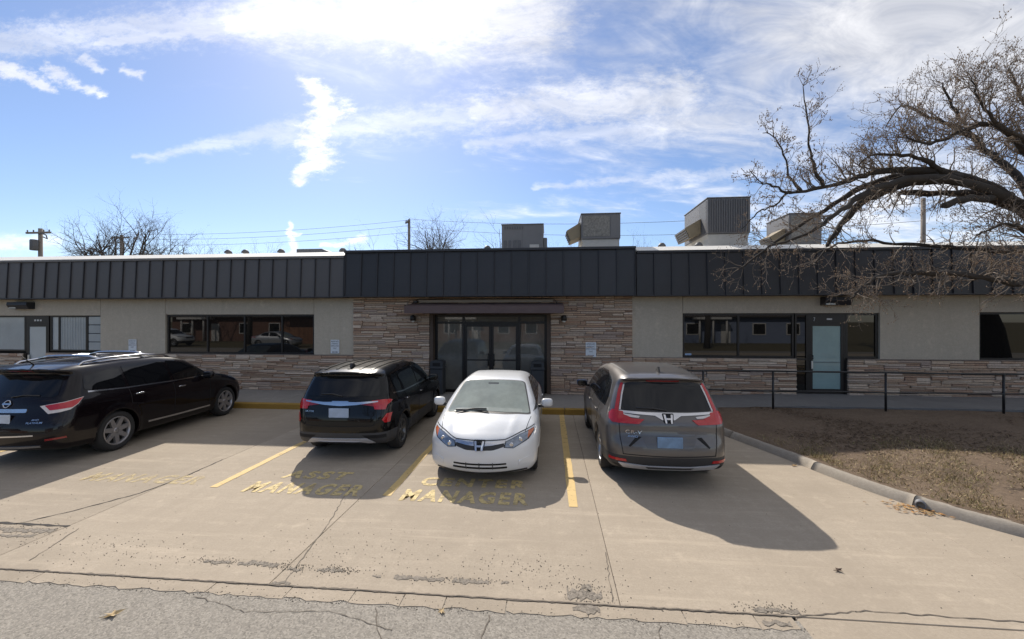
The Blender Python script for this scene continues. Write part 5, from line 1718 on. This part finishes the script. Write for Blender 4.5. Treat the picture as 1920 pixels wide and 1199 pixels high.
for px_, lb in ((428, 'small dark roof vent, leftmost above the fascia'), (460, 'small dark roof vent, second from the left'), (527, 'small dark roof vent left of the low roof hatch'), (643, 'small dark roof vent where the fascia steps up'),
                (914, 'small dark roof vent just left of the lowest air conditioner'), (1241, 'small dark roof vent left of the largest air conditioner'), (1310, 'small dark roof vent beneath the tan hood of the largest air conditioner')):
    p = ray_point(px_, 470, 14.0)
    t = thing('roof_vent', lb, 'vent', (p.x, 14.0, 4.60), 0, 'small vents on the roof')
    MB().tube([(0, 0, -.10), (0, 0, .30)], .05, 10).build('stack', M_ACD, t)
    MB().lathe([(.06, .26), (.13, .28), (.12, .33), (.06, .40), (0, .41)], 14, 'z').build('cap', M_ACD, t)
p = ray_point(586, 470, 14.6)
t = thing('roof_hatch', 'low grey roof hatch with sloping end above the left fascia', 'roof hatch', (p.x, 14.6, 4.5))
MB().prism([(-.62, 0), (.70, 0), (.70, .46), (.35, .60), (-.62, .60)], 'y', 0, 1.0).build('hatch_cover', M_ACG, t)
MB().bbox(-.66, .74, -.03, 1.03, 0, .12, .01).build('hatch_base', M_CURB, t)
t = thing('roof_conduit', 'thin pale conduit running along the roof above the fascia', 'conduit', (0, 13.9, 4.5))
MB().tube([(-9.0, 0, .34), (-4, 0, .345), (2, 0, .335), (7.5, 0, .34), (12, 0, .335)], .016, 6).build('pipe', M_CURB, t)
for k in range(12):
    MB().box(-8.8 + k * 1.8, -8.75 + k * 1.8, -.03, .03, 0, .33).build('pipe_support', M_ACD, t)

# ---- litter on the ground
M_LEAF = mat('dry_leaf', (.46, .34, .18), .8, var=.25, scale=25)
def leaf(x, y, z, s, rot, label, m=None):
    b = MB(); n = 11; vs = [(0, 0, .006)]
    for k in range(n):
        a = 2 * math.pi * k / n
        r = s * (1.0 if k % 2 else .42) * (1.2 if k in (1,) else 1)
        vs.append((math.cos(a) * r, math.sin(a) * r * .75, .004 + .25 * s * abs(math.sin(a * 1.5))))
    b.add(vs, [(0, k + 1, (k + 1) % n + 1) for k in range(n)])
    b.tube([(0, 0, .006), (-s * 1.1, -s * .3, .012)], .003, 4)
    o = b.build('dry_leaf', m or M_LEAF, None, (x, y, z)); o.rotation_euler = (0, 0, rot)
    return tag(o, label, 'leaf', 'dry leaves on the pavement')
leaf(-3.68, 3.21, -.004, .075, .4, 'pale star-shaped dry leaf on the asphalt at lower left')
leaf(-.92, 3.50, -.004, .045, 2.1, 'pale dry leaf at the asphalt edge below the white sedan')
leaf(4.16, 7.50, .004, .06, .1, 'tan dry leaf lying against the curved kerb', mat('tan_leaf', (.42, .27, .12), .8, var=.25))
leaf(2.86, 4.41, .004, .05, 0, 'small dark brown leaf alone on the concrete at lower right', mat('brown_leaf', (.07, .04, .025), .8, var=.25))

def heap_place(r):
    return (4.92 + r.normal() * .22, 5.93 - r.normal() * .10 - 0, .004 + abs(r.normal()) * .008)
scatter('gutter_leaf_heap', 260, lambda r: (lambda q: (min(q[0], 4.9 + (6.1 - q[1]) * .6), q[1], q[2]))(heap_place(r)), .026, island_mat('orange_leaves', [(.42, .22, .08), (.34, .19, .08), (.26, .15, .07), (.45, .30, .14)]), 15, leafy=True)
t = thing('drain_pipe', 'grey plastic pipe stub poking through the curved kerb', 'pipe', (4.93, 6.02, .05), R(-38))
MB().lathe([(.045, -.10), (.055, -.10), (.055, .12), (.045, .12)], 16, 'y', closed=True).build('pipe', mat('grey_pipe', (.20, .20, .21), .6, var=.15), t)
# ------------------------------------------------------------------ bare trees, poles and wires
M_BARK = mat('dark_bark', (.048, .041, .035), .95, var=.35, scale=6, bump=.6, bscale=20)
M_TWIG = mat('grey_twig', (.19, .155, .125), .9, var=.3, scale=3)
M_BUD = island_mat('buds', [(.17, .11, .07), (.24, .17, .11), (.13, .085, .06), (.28, .21, .15)])

def rvec(r):
    while True:
        v = Vector((r.uniform(-1, 1), r.uniform(-1, 1), r.uniform(-1, 1)))
        if .05 < v.length < 1: return v.normalized()

def branch(mb, buds, r, p, d, length, rad, level, up, n=3, wander=.35, kids=(5, 4, 3), sides=(5, 4, 3, 3), ratio=.48):
    seg = 4 if level < 2 else 3
    pts = [p.copy()]; q = p.copy(); dd = d.normalized()
    for k in range(seg):
        dd = (dd + rvec(r) * wander + Vector((0, 0, up))).normalized()
        q = q + dd * (length / seg)
        pts.append(q.copy())
    rads = [rad * (1 - .72 * k / seg) for k in range(seg + 1)]
    mb.tube(pts, rads, sides[min(level, 3)], cap=False)
    if level >= n:
        if buds is not None:
            for k in (1, 2, 3):
                if r.random() < .75:
                    c = pts[k] if k < len(pts) else pts[-1]
                    s = r.uniform(.006, .013)
                    buds.add([c + Vector((s, 0, 0)), c + Vector((-s * .5, s * .8, 0)), c + Vector((-s * .5, -s * .8, 0)), c + Vector((0, 0, s * 1.5)), c - Vector((0, 0, s * 1.2))], [(0, 1, 3), (1, 2, 3), (2, 0, 3), (1, 0, 4), (2, 1, 4), (0, 2, 4)])
        return
    for k in range(kids[min(level, len(kids) - 1)]):
        t = r.uniform(.25, 1.0)
        i = min(int(t * seg), seg - 1)
        c = pts[i].lerp(pts[i + 1], t * seg - i)
        ax = (pts[i + 1] - pts[i]).normalized()
        side = rvec(r); side = (side - ax * side.dot(ax)).normalized()
        nd_ = (ax * r.uniform(.45, .9) + side * r.uniform(.5, 1.0)).normalized()
        branch(mb, buds, r, c, nd_, length * r.uniform(ratio * .7, ratio * 1.3), max(rads[i] * .58, .0036), level + 1, up, n, wander, kids, sides, ratio)


def far_tree(label, px_, top, Y, width_px, seed, kids=(7, 6, 4), trunk_r=.25, lean=0.0, n=3, spread=.54):
    r = random.Random(seed)
    b = ray_point(px_, 599, Y); tp = ray_point(px_, top, Y)
    H = tp.z; half = width_px / 2 * Y / 781
    t = thing('bare_tree', label, 'tree', (b.x, Y, 0), 0, 'bare trees behind the building')
    tr = MB()
    f = H * .40
    tr.tube([(0, 0, -.3), (lean * .3, .1, f * .5), (lean, 0, f)], [trunk_r, trunk_r * .8, trunk_r * .65], 8)
    tr.build('trunk', M_BARK, t)
    cr = MB()
    m = 7
    for k in range(m):
        a = 2 * math.pi * (k + r.random() * .6) / m
        d = Vector((math.cos(a) * half * spread, math.sin(a) * half * spread, (H - f) * r.uniform(.55, 1.0)))
        branch(cr, None, r, Vector((lean, 0, f * r.uniform(.7, 1.0))), d, d.length * .88, trunk_r * .55, 0, .07, n, .26, kids, (5, 3, 3, 3), .46)
    cr.build('crown', mat('far_bark', (.10, .085, .075), .95, var=.2), t)

far_tree('bare tree with drooping left branches, leftmost behind the roof', 200, 408, 38, 52, 1, lean=-.2)
far_tree('tallest bare tree behind the left part of the roof', 246, 392, 40, 84, 2, trunk_r=.3)
far_tree('bare tree just right of the tallest one on the left', 283, 425, 39, 60, 3)
far_tree('small rounded bare tree, low over the left roof edge', 338, 424, 42, 85, 4, trunk_r=.15)
far_tree('faint low bare tree right of the rounded one', 400, 440, 50, 65, 5, trunk_r=.1)
far_tree('thin bare treetop poking over the roof near the small vents', 484, 430, 40, 46, 6, kids=(4, 3, 3), trunk_r=.12)
far_tree('thin bare treetop above the step in the fascia', 695, 430, 45, 56, 7, kids=(4, 4, 3), trunk_r=.12)
far_tree('broad fan-shaped bare tree beside the middle utility pole', 824, 396, 42, 165, 8, kids=(8, 7, 4), trunk_r=.22)
far_tree('thin bare tree left of the leftmost air conditioner', 946, 412, 46, 56, 9, kids=(5, 4, 3), trunk_r=.12)
far_tree('low bare tree between the two left air conditioners', 1050, 420, 46, 62, 10, kids=(6, 5, 3), trunk_r=.12)
far_tree('low bare tree right of the second air conditioner', 1192, 428, 46, 52, 12, kids=(5, 4, 3), trunk_r=.12)

M_POLE = mat('weathered_pole', (.24, .205, .175), .95, var=.25, scale=4)
M_WIRE = mat('wire', (.06, .06, .065), .7, var=.1)
def pole(label, px_, top, Y, r, arm, transformer=False, arm_drop=.35, rot=0):
    b = ray_point(px_, 599, Y); H = ray_point(px_, top, Y).z
    t = thing('utility_pole', label, 'utility pole', (b.x, Y, 0), rot, 'utility poles behind the building')
    MB().tube([(0, 0, -.3), (0, 0, H * .5), (0, 0, H)], [r * 1.25, r * 1.1, r], 10).build('post', M_POLE, t)
    if arm:
        a = MB().bbox(-arm / 2, arm / 2, -.20, -.08, H - arm_drop - .07, H - arm_drop + .07, .01).build('crossarm', M_POLE, t)
        for x in (-arm * .45, -arm * .2, arm * .22, arm * .45):
            MB().lathe([(.0, .0), (.05, .02), (.03, .07), (.055, .10), (.03, .16), (0, .17)], 10, 'z', (x, -.14, H - arm_drop + .07)).build('insulator', M_ACG, a)
    if transformer:
        MB().lathe([(0, 0), (.22, 0), (.24, .05), (.24, .75), (.20, .82), (0, .85)], 16, 'z', (-.05, -.38, H - 1.75)).build('transformer', M_ACD, t)
        MB().tube([(.3, -.2, H - .4), (.75, -.2, H - .55), (.85, -.2, H - .85), (.5, -.2, H - .7)], .05, 6).build('cutout_fuse', M_ACD, t)
        MB().bbox(-.55, .35, -.12, -.04, H - 2.75, H - 2.65, .01).build('lower_bracket', M_POLE, t)
        MB().lathe([(0, 0), (.10, .02), (.12, .12), (.06, .22), (0, .24)], 10, 'z', (-.5, -.1, H - 3.2)).build('lower_insulator', M_ACD, t)
    return Vector((b.x, Y, H))

P1 = pole('utility pole with crossarm and transformer at the far left', 76, 429, 29, .13, 2.1, True)
P2 = pole('utility pole standing in front of the tallest left tree', 228, 441, 44, .16, 2.2)
P3 = pole('utility pole with tilted crossarm beside the fan-shaped tree', 767, 413, 40, .13, 1.2, arm_drop=.2, rot=-.9)
P4 = pole('plain pole rising behind the big tree on the right', 1731, 372, 30, .13, 0)

def wire(a, b, sag, label, r=.014):
    pts = []
    for k in range(13):
        u = k / 12
        q = Vector(a).lerp(Vector(b), u); q.z -= sag * 4 * u * (1 - u); pts.append(q)
    o = pts[0].copy()
    ob = MB().tube([p - o for p in pts], r, 4).build('overhead_wire', M_WIRE, None, o)
    tag(ob, label, 'wire', 'overhead wires')
for dz, lb in ((.0, 'upper overhead wire left of the middle utility pole'), (-.55, 'middle overhead wire left of the middle utility pole'), (-1.2, 'lower overhead wire left of the middle utility pole')):
    wire(P2 + Vector((0, 0, dz + .1)), P3 + Vector((0, 0, dz)), .5, lb)
P5 = ray_point(1330, 390, 34)
wire(P3 + Vector((0, 0, .1)), P4 + Vector((0, 0, -.3)), .9, 'upper overhead wire running right from the middle utility pole')
wire(P3 + Vector((0, 0, -.7)), P4 + Vector((0, 0, -1.5)), .9, 'lower overhead wire running right from the middle utility pole')
wire(P1 + Vector((0, 0, -2.6)), Vector((-45, 26, 5.2)), .2, 'overhead wire dropping left from the far left pole')

# ---- the big tree on the right: arched limbs, a fine crown
def big_tree():
    r = random.Random(33)
    base = Vector((15.7, 10.4, 0.1))
    t = thing('bare_tree', 'large budding tree with long arched limbs reaching in from the right edge', 'tree', base)
    tw = MB(); bd = MB()
    def P(px_, py, Y): return ray_point(px_, py, Y) - base
    tr = MB()
    tr.tube([(0, 0, -.3), (-.1, 0, .8), (-.35, .05, 2.0), (-.9, .1, 3.3), (-1.6, .1, 4.3)], [.62, .50, .46, .42, .36], 14)
    tr.build('trunk', M_BARK, t)
    F = Vector((-1.6, .1, 4.3))
    limbs = [
        # points (px, py, Y), r0, r1, twig up-tendency, density
        ([(1960, 425, 9.7), (1890, 372, 9.6), (1810, 335, 9.5), (1735, 318, 9.4), (1650, 322, 9.3), (1595, 338, 9.3), (1545, 352, 9.2), (1480, 362, 9.2)], .13, .028, .10, 1.1),
        ([(1890, 372, 9.6), (1800, 340, 9.3), (1720, 335, 9.1), (1650, 352, 9.0), (1600, 378, 8.9), (1555, 412, 8.8), (1510, 440, 8.8), (1440, 462, 8.7)], .11, .020, .02, 1.2),
        ([(1800, 336, 9.4), (1715, 340, 9.7), (1640, 366, 9.9), (1595, 402, 10.0), (1565, 440, 10.1), (1552, 462, 10.1)], .13, .04, 0, 1.0),
        ([(1760, 328, 9.4), (1690, 330, 9.8), (1620, 350, 10.1), (1560, 385, 10.2), (1490, 430, 10.3), (1420, 480, 10.3), (1385, 505, 10.2)], .10, .014, -.01, 1.2),
        ([(1985, 470, 9.7), (1930, 408, 9.8), (1860, 372, 9.9), (1790, 362, 10.1), (1700, 364, 10.2), (1690, 362, 10.2)], .13, .04, .03, .8),
        ([(1868, 372, 9.6), (1820, 372, 9.2), (1790, 378, 9.0), (1768, 386, 8.9)], .075, .06, 0, .3),
        ([(1985, 480, 9.6), (1930, 528, 9.2), (1860, 524, 9.0), (1790, 514, 8.9), (1720, 512, 8.9), (1660, 516, 8.8), (1620, 535, 8.7), (1595, 560, 8.7)], .09, .016, .0, 1.35),
        ([(1975, 470, 9.8), (1890, 472, 10.4), (1800, 464, 10.6), (1700, 458, 10.7), (1620, 452, 10.7), (1560, 462, 10.6), (1520, 500, 10.5)], .07, .014, .0, 1.0),
        ([(1975, 440, 9.7), (1915, 345, 10.0), (1868, 300, 10.2), (1838, 272, 10.3), (1806, 232, 10.3), (1782, 190, 10.3), (1768, 155, 10.2)], .10, .012, .10, 1.5),
        ([(1985, 420, 9.4), (1935, 300, 9.0), (1880, 238, 8.8), (1820, 240, 8.7), (1770, 262, 8.7), (1725, 270, 8.6), (1690, 245, 8.6)], .085, .012, .08, 1.7),
        ([(1990, 400, 9.8), (1965, 280, 10.2), (1930, 215, 10.4), (1908, 168, 10.4), (1890, 130, 10.4)], .085, .012, .10, 1.8),
        ([(1990, 400, 9.4), (1960, 300, 9.0), (1915, 260, 8.6), (1862, 225, 8.4), (1835, 185, 8.3), (1822, 145, 8.3)], .07, .011, .10, 1.6),
        ([(1838, 262, 10.3), (1780, 235, 10.5), (1730, 215, 10.6), (1690, 200, 10.6), (1660, 240, 10.6)], .06, .010, .08, 1.6),
        ([(1770, 320, 9.4), (1730, 300, 9.2), (1680, 290, 9.1), (1640, 290, 9.0), (1610, 310, 9.0)], .06, .010, .09, 1.8),
        ([(1545, 352, 9.2), (1530, 325, 9.15), (1520, 290, 9.1), (1517, 250, 9.1), (1512, 200, 9.1), (1508, 155, 9.1)], .042, .007, .12, 1.6),
        ([(1505, 358, 9.2), (1480, 330, 9.3), (1470, 290, 9.3), (1455, 260, 9.4), (1430, 250, 9.4)], .034, .007, .08, 1.7),
        ([(1480, 362, 9.2), (1450, 350, 9.1), (1425, 340, 9.0), (1405, 318, 9.0)], .030, .007, .04, 2.0),
        ([(1480, 362, 9.2), (1450, 385, 9.1), (1420, 400, 9.0), (1390, 430, 9.0)], .030, .007, -.02, 2.0),
        ([(1985, 500, 9.5), (1940, 455, 9.0), (1900, 420, 8.7), (1860, 430, 8.6), (1830, 440, 8.5)], .06, .012, .02, 1.6),
    ]
    for pts, r0, r1, up, dens in limbs:
        Pw = [P(*q) for q in pts]
        # smooth the limb and give it some wobble
        fine = []
        for i in range(len(Pw) - 1):
            p0, p1, p2, p3 = Pw[max(i - 1, 0)], Pw[i], Pw[i + 1], Pw[min(i + 2, len(Pw) - 1)]
            for k in range(4):
                u = k / 4
                fine.append(0.5 * ((2 * p1) + (p2 - p0) * u + (2 * p0 - 5 * p1 + 4 * p2 - p3) * u * u + (3 * p1 - p0 - 3 * p2 + p3) * u ** 3) + rvec(r) * .028)
        fine.append(Pw[-1])
        if pts[0][0] > 1955: fine = [F + rvec(r) * .1] + fine
        n = len(fine)
        rads = [(r0 + (r1 - r0) * (i / (n - 1)) ** .8) * r.uniform(.84, 1.14) for i in range(n)]
        MB().tube(fine, rads, 9 if r0 > .05 else 6).build('limb', M_BARK, t)
        total = sum((fine[i + 1] - fine[i]).length for i in range(n - 1))
        cnt = int(total * 5.7 * dens)
        for k in range(cnt):
            u = r.uniform(.06 if r0 < .1 else .18, 1.0)
            i = min(int(u * (n - 1)), n - 2)
            c = fine[i].lerp(fine[i + 1], u * (n - 1) - i)
            ax = (fine[i + 1] - fine[i]).normalized()
            side = rvec(r); side = (side - ax * side.dot(ax)).normalized()
            if up > .05 and side.z < -.2: side.z *= -.7
            d = ax * r.uniform(.3, .8) + side
            ln = r.uniform(.3, .85) * (.88 if up > .05 else .85) * (1 if r0 > .05 else .62)
            branch(tw, bd, r, c, d, ln, min(max(rads[i] * .35, .0075), .016), 1, up + r.uniform(-.08, .08), 3, .34, (4, 4, 3), (5, 4, 3, 3), .50)
    tw.build('twigs', M_TWIG, t)
    bd.build('buds', M_BUD, t)
big_tree()
# ------------------------------------------------------------------ across the street: what the windows mirror
M_BRICK = mat('red_brick', (.17, .09, .065), .85, var=.25, scale=9)
M_SHING = mat('dark_shingle', (.09, .08, .075), .9, var=.2)
M_TRIMW = mat('white_trim', (.62, .60, .57), .6, var=.06)
M_FENCE = mat('cedar_fence', (.26, .13, .075), .85, var=.25, scale=4, rand=.2)
def house(x, y, w, dep, label, wall_m):
    t = thing('brick_house', label, 'house', (x, y, -.09))
    MB().box(-w / 2, w / 2, -dep, 0, 0, 2.9).build('wall', wall_m, t)
    MB().prism([(-dep - .5, 2.85), (.6, 2.85), (.6, 3.0), (-dep / 2, 4.9), (-dep - .5, 3.0)], 'x', -w / 2 - .4, w / 2 + .4).build('roof', M_SHING, t)
    for k in range(4):
        wx = -w / 2 + w * (k + .5) / 4
        if k == 1:
            MB().bbox(wx - .5, wx + .5, .0, .06, 0, 2.1, .01).build('door', M_TRIMW, t)
        else:
            f = MB().bbox(wx - .7, wx + .7, 0, .06, .9, 2.2, .01).build('window', M_TRIMW, t)
            MB().box(wx - .6, wx + .6, .062, .07, 1.0, 2.1).build('pane', M_PANE, f)
    for k in range(3):
        MB().tube([(-w / 4 - 1.4 + k * 1.4, 1.2, 0), (-w / 4 - 1.4 + k * 1.4, 1.2, 2.6)], .10, 10).build('porch_column', M_TRIMW, t)
    MB().bbox(-w / 4 - 1.8, -w / 4 + 1.8, -.02, 1.5, 2.6, 2.84, .02).build('porch_roof', M_TRIMW, t)
house(-38, -20, 15, 8, 'red brick house mirrored in the four-pane window', M_BRICK)
house(-7, -22, 13, 8, 'brick house with white porch mirrored in the entrance glass', mat('brown_brick', (.22, .14, .10), .85, var=.25, scale=9))
house(21, -21, 14, 8, 'pale blue house with porch columns mirrored in the right-hand windows', mat('pale_siding', (.20, .24, .34), .8, var=.1))
fn = thing('board_fence', 'cedar board fence across the street, mirrored in the windows', 'fence', (-24, -15.5, -.09))
bme = MB().bbox(-.07, .07, -.012, .012, 0, 1.75, .006).mesh('fence_board'); bme.materials.append(M_FENCE)
for k in range(64):
    o = obj('fence_board', bme, None, fn, (-4.6 + k * .145, srng.uniform(-.006, .006), srng.uniform(-.02, .02)))
for zz in (.4, 1.4): MB().box(-4.7, 4.7, -.06, -.02, zz, zz + .09).build('rail', M_FENCE, fn)
walk2 = MB().bbox(-60, 60, -7.6, -6.25, -.2, .02, .01).build('far_sidewalk', M_CONC2); struct(walk2)

def street_tree(x, y, H, seed, label):
    r = random.Random(seed)
    t = thing('street_tree', label, 'tree', (x, y, -.09), 0, 'trees across the street')
    MB().tube([(0, 0, -.2), (.1, 0, H * .25), (.05, .1, H * .45)], [.30, .24, .20], 10).build('trunk', M_BARK, t)
    cr = MB()
    for k in range(8):
        a = 2 * math.pi * (k + r.random() * .5) / 8
        d = Vector((math.cos(a) * H * .35, math.sin(a) * H * .35, H * r.uniform(.25, .55)))
        branch(cr, None, r, Vector((.05, .1, H * .42)), d, d.length, .09, 0, .04, 2, .25, (7, 6, 4), (5, 3, 3, 3), .5)
    cr.build('crown', M_BARK, t)
street_tree(-42, -13, 9, 51, 'dark tree across the street mirrored in the leftmost pane')
street_tree(-31, -14, 10, 54, 'dark tree across the street mirrored between the parked cars')
street_tree(-3, -13, 10, 52, 'dark tree across the street mirrored in the entrance glass')
street_tree(29, -13, 9, 53, 'dark tree across the street mirrored at the right')
street_tree(14, -12, 8, 55, 'dark tree across the street mirrored in the right-hand window')

def park_copy(src, x, y, rot, label, cat, paint):
    c = copy_tree(src)
    c.location = (x, y, -.02); c.rotation_euler = (0, 0, rot)
    tag(c, label, cat, 'cars parked across the street' if y < 0 else None)
    for ch in c.children:
        if ch.name.startswith('body') or ch.name.startswith('door_mirror'):
            ch.material_slots[0].link = 'OBJECT'; ch.material_slots[0].material = paint
    return c
silver = mat('silver_paint', (.45, .46, .48), .35, .5, var=.03, coat=1.0)
park_copy(sedan, -27.5, -10.2, R(0), 'silver sedan across the street mirrored in the four-pane window', 'sedan', silver)
park_copy(grey_suv, -39.0, -10.6, R(0), 'white SUV across the street mirrored at the left', 'SUV', MATS['white_paint'])
dk = park_copy(sedan, -12.7, 6.6, R(90), 'dark sedan at the far left, mostly hidden behind the large SUV', 'sedan', MATS['black_paint'])
dk.location.z = 0
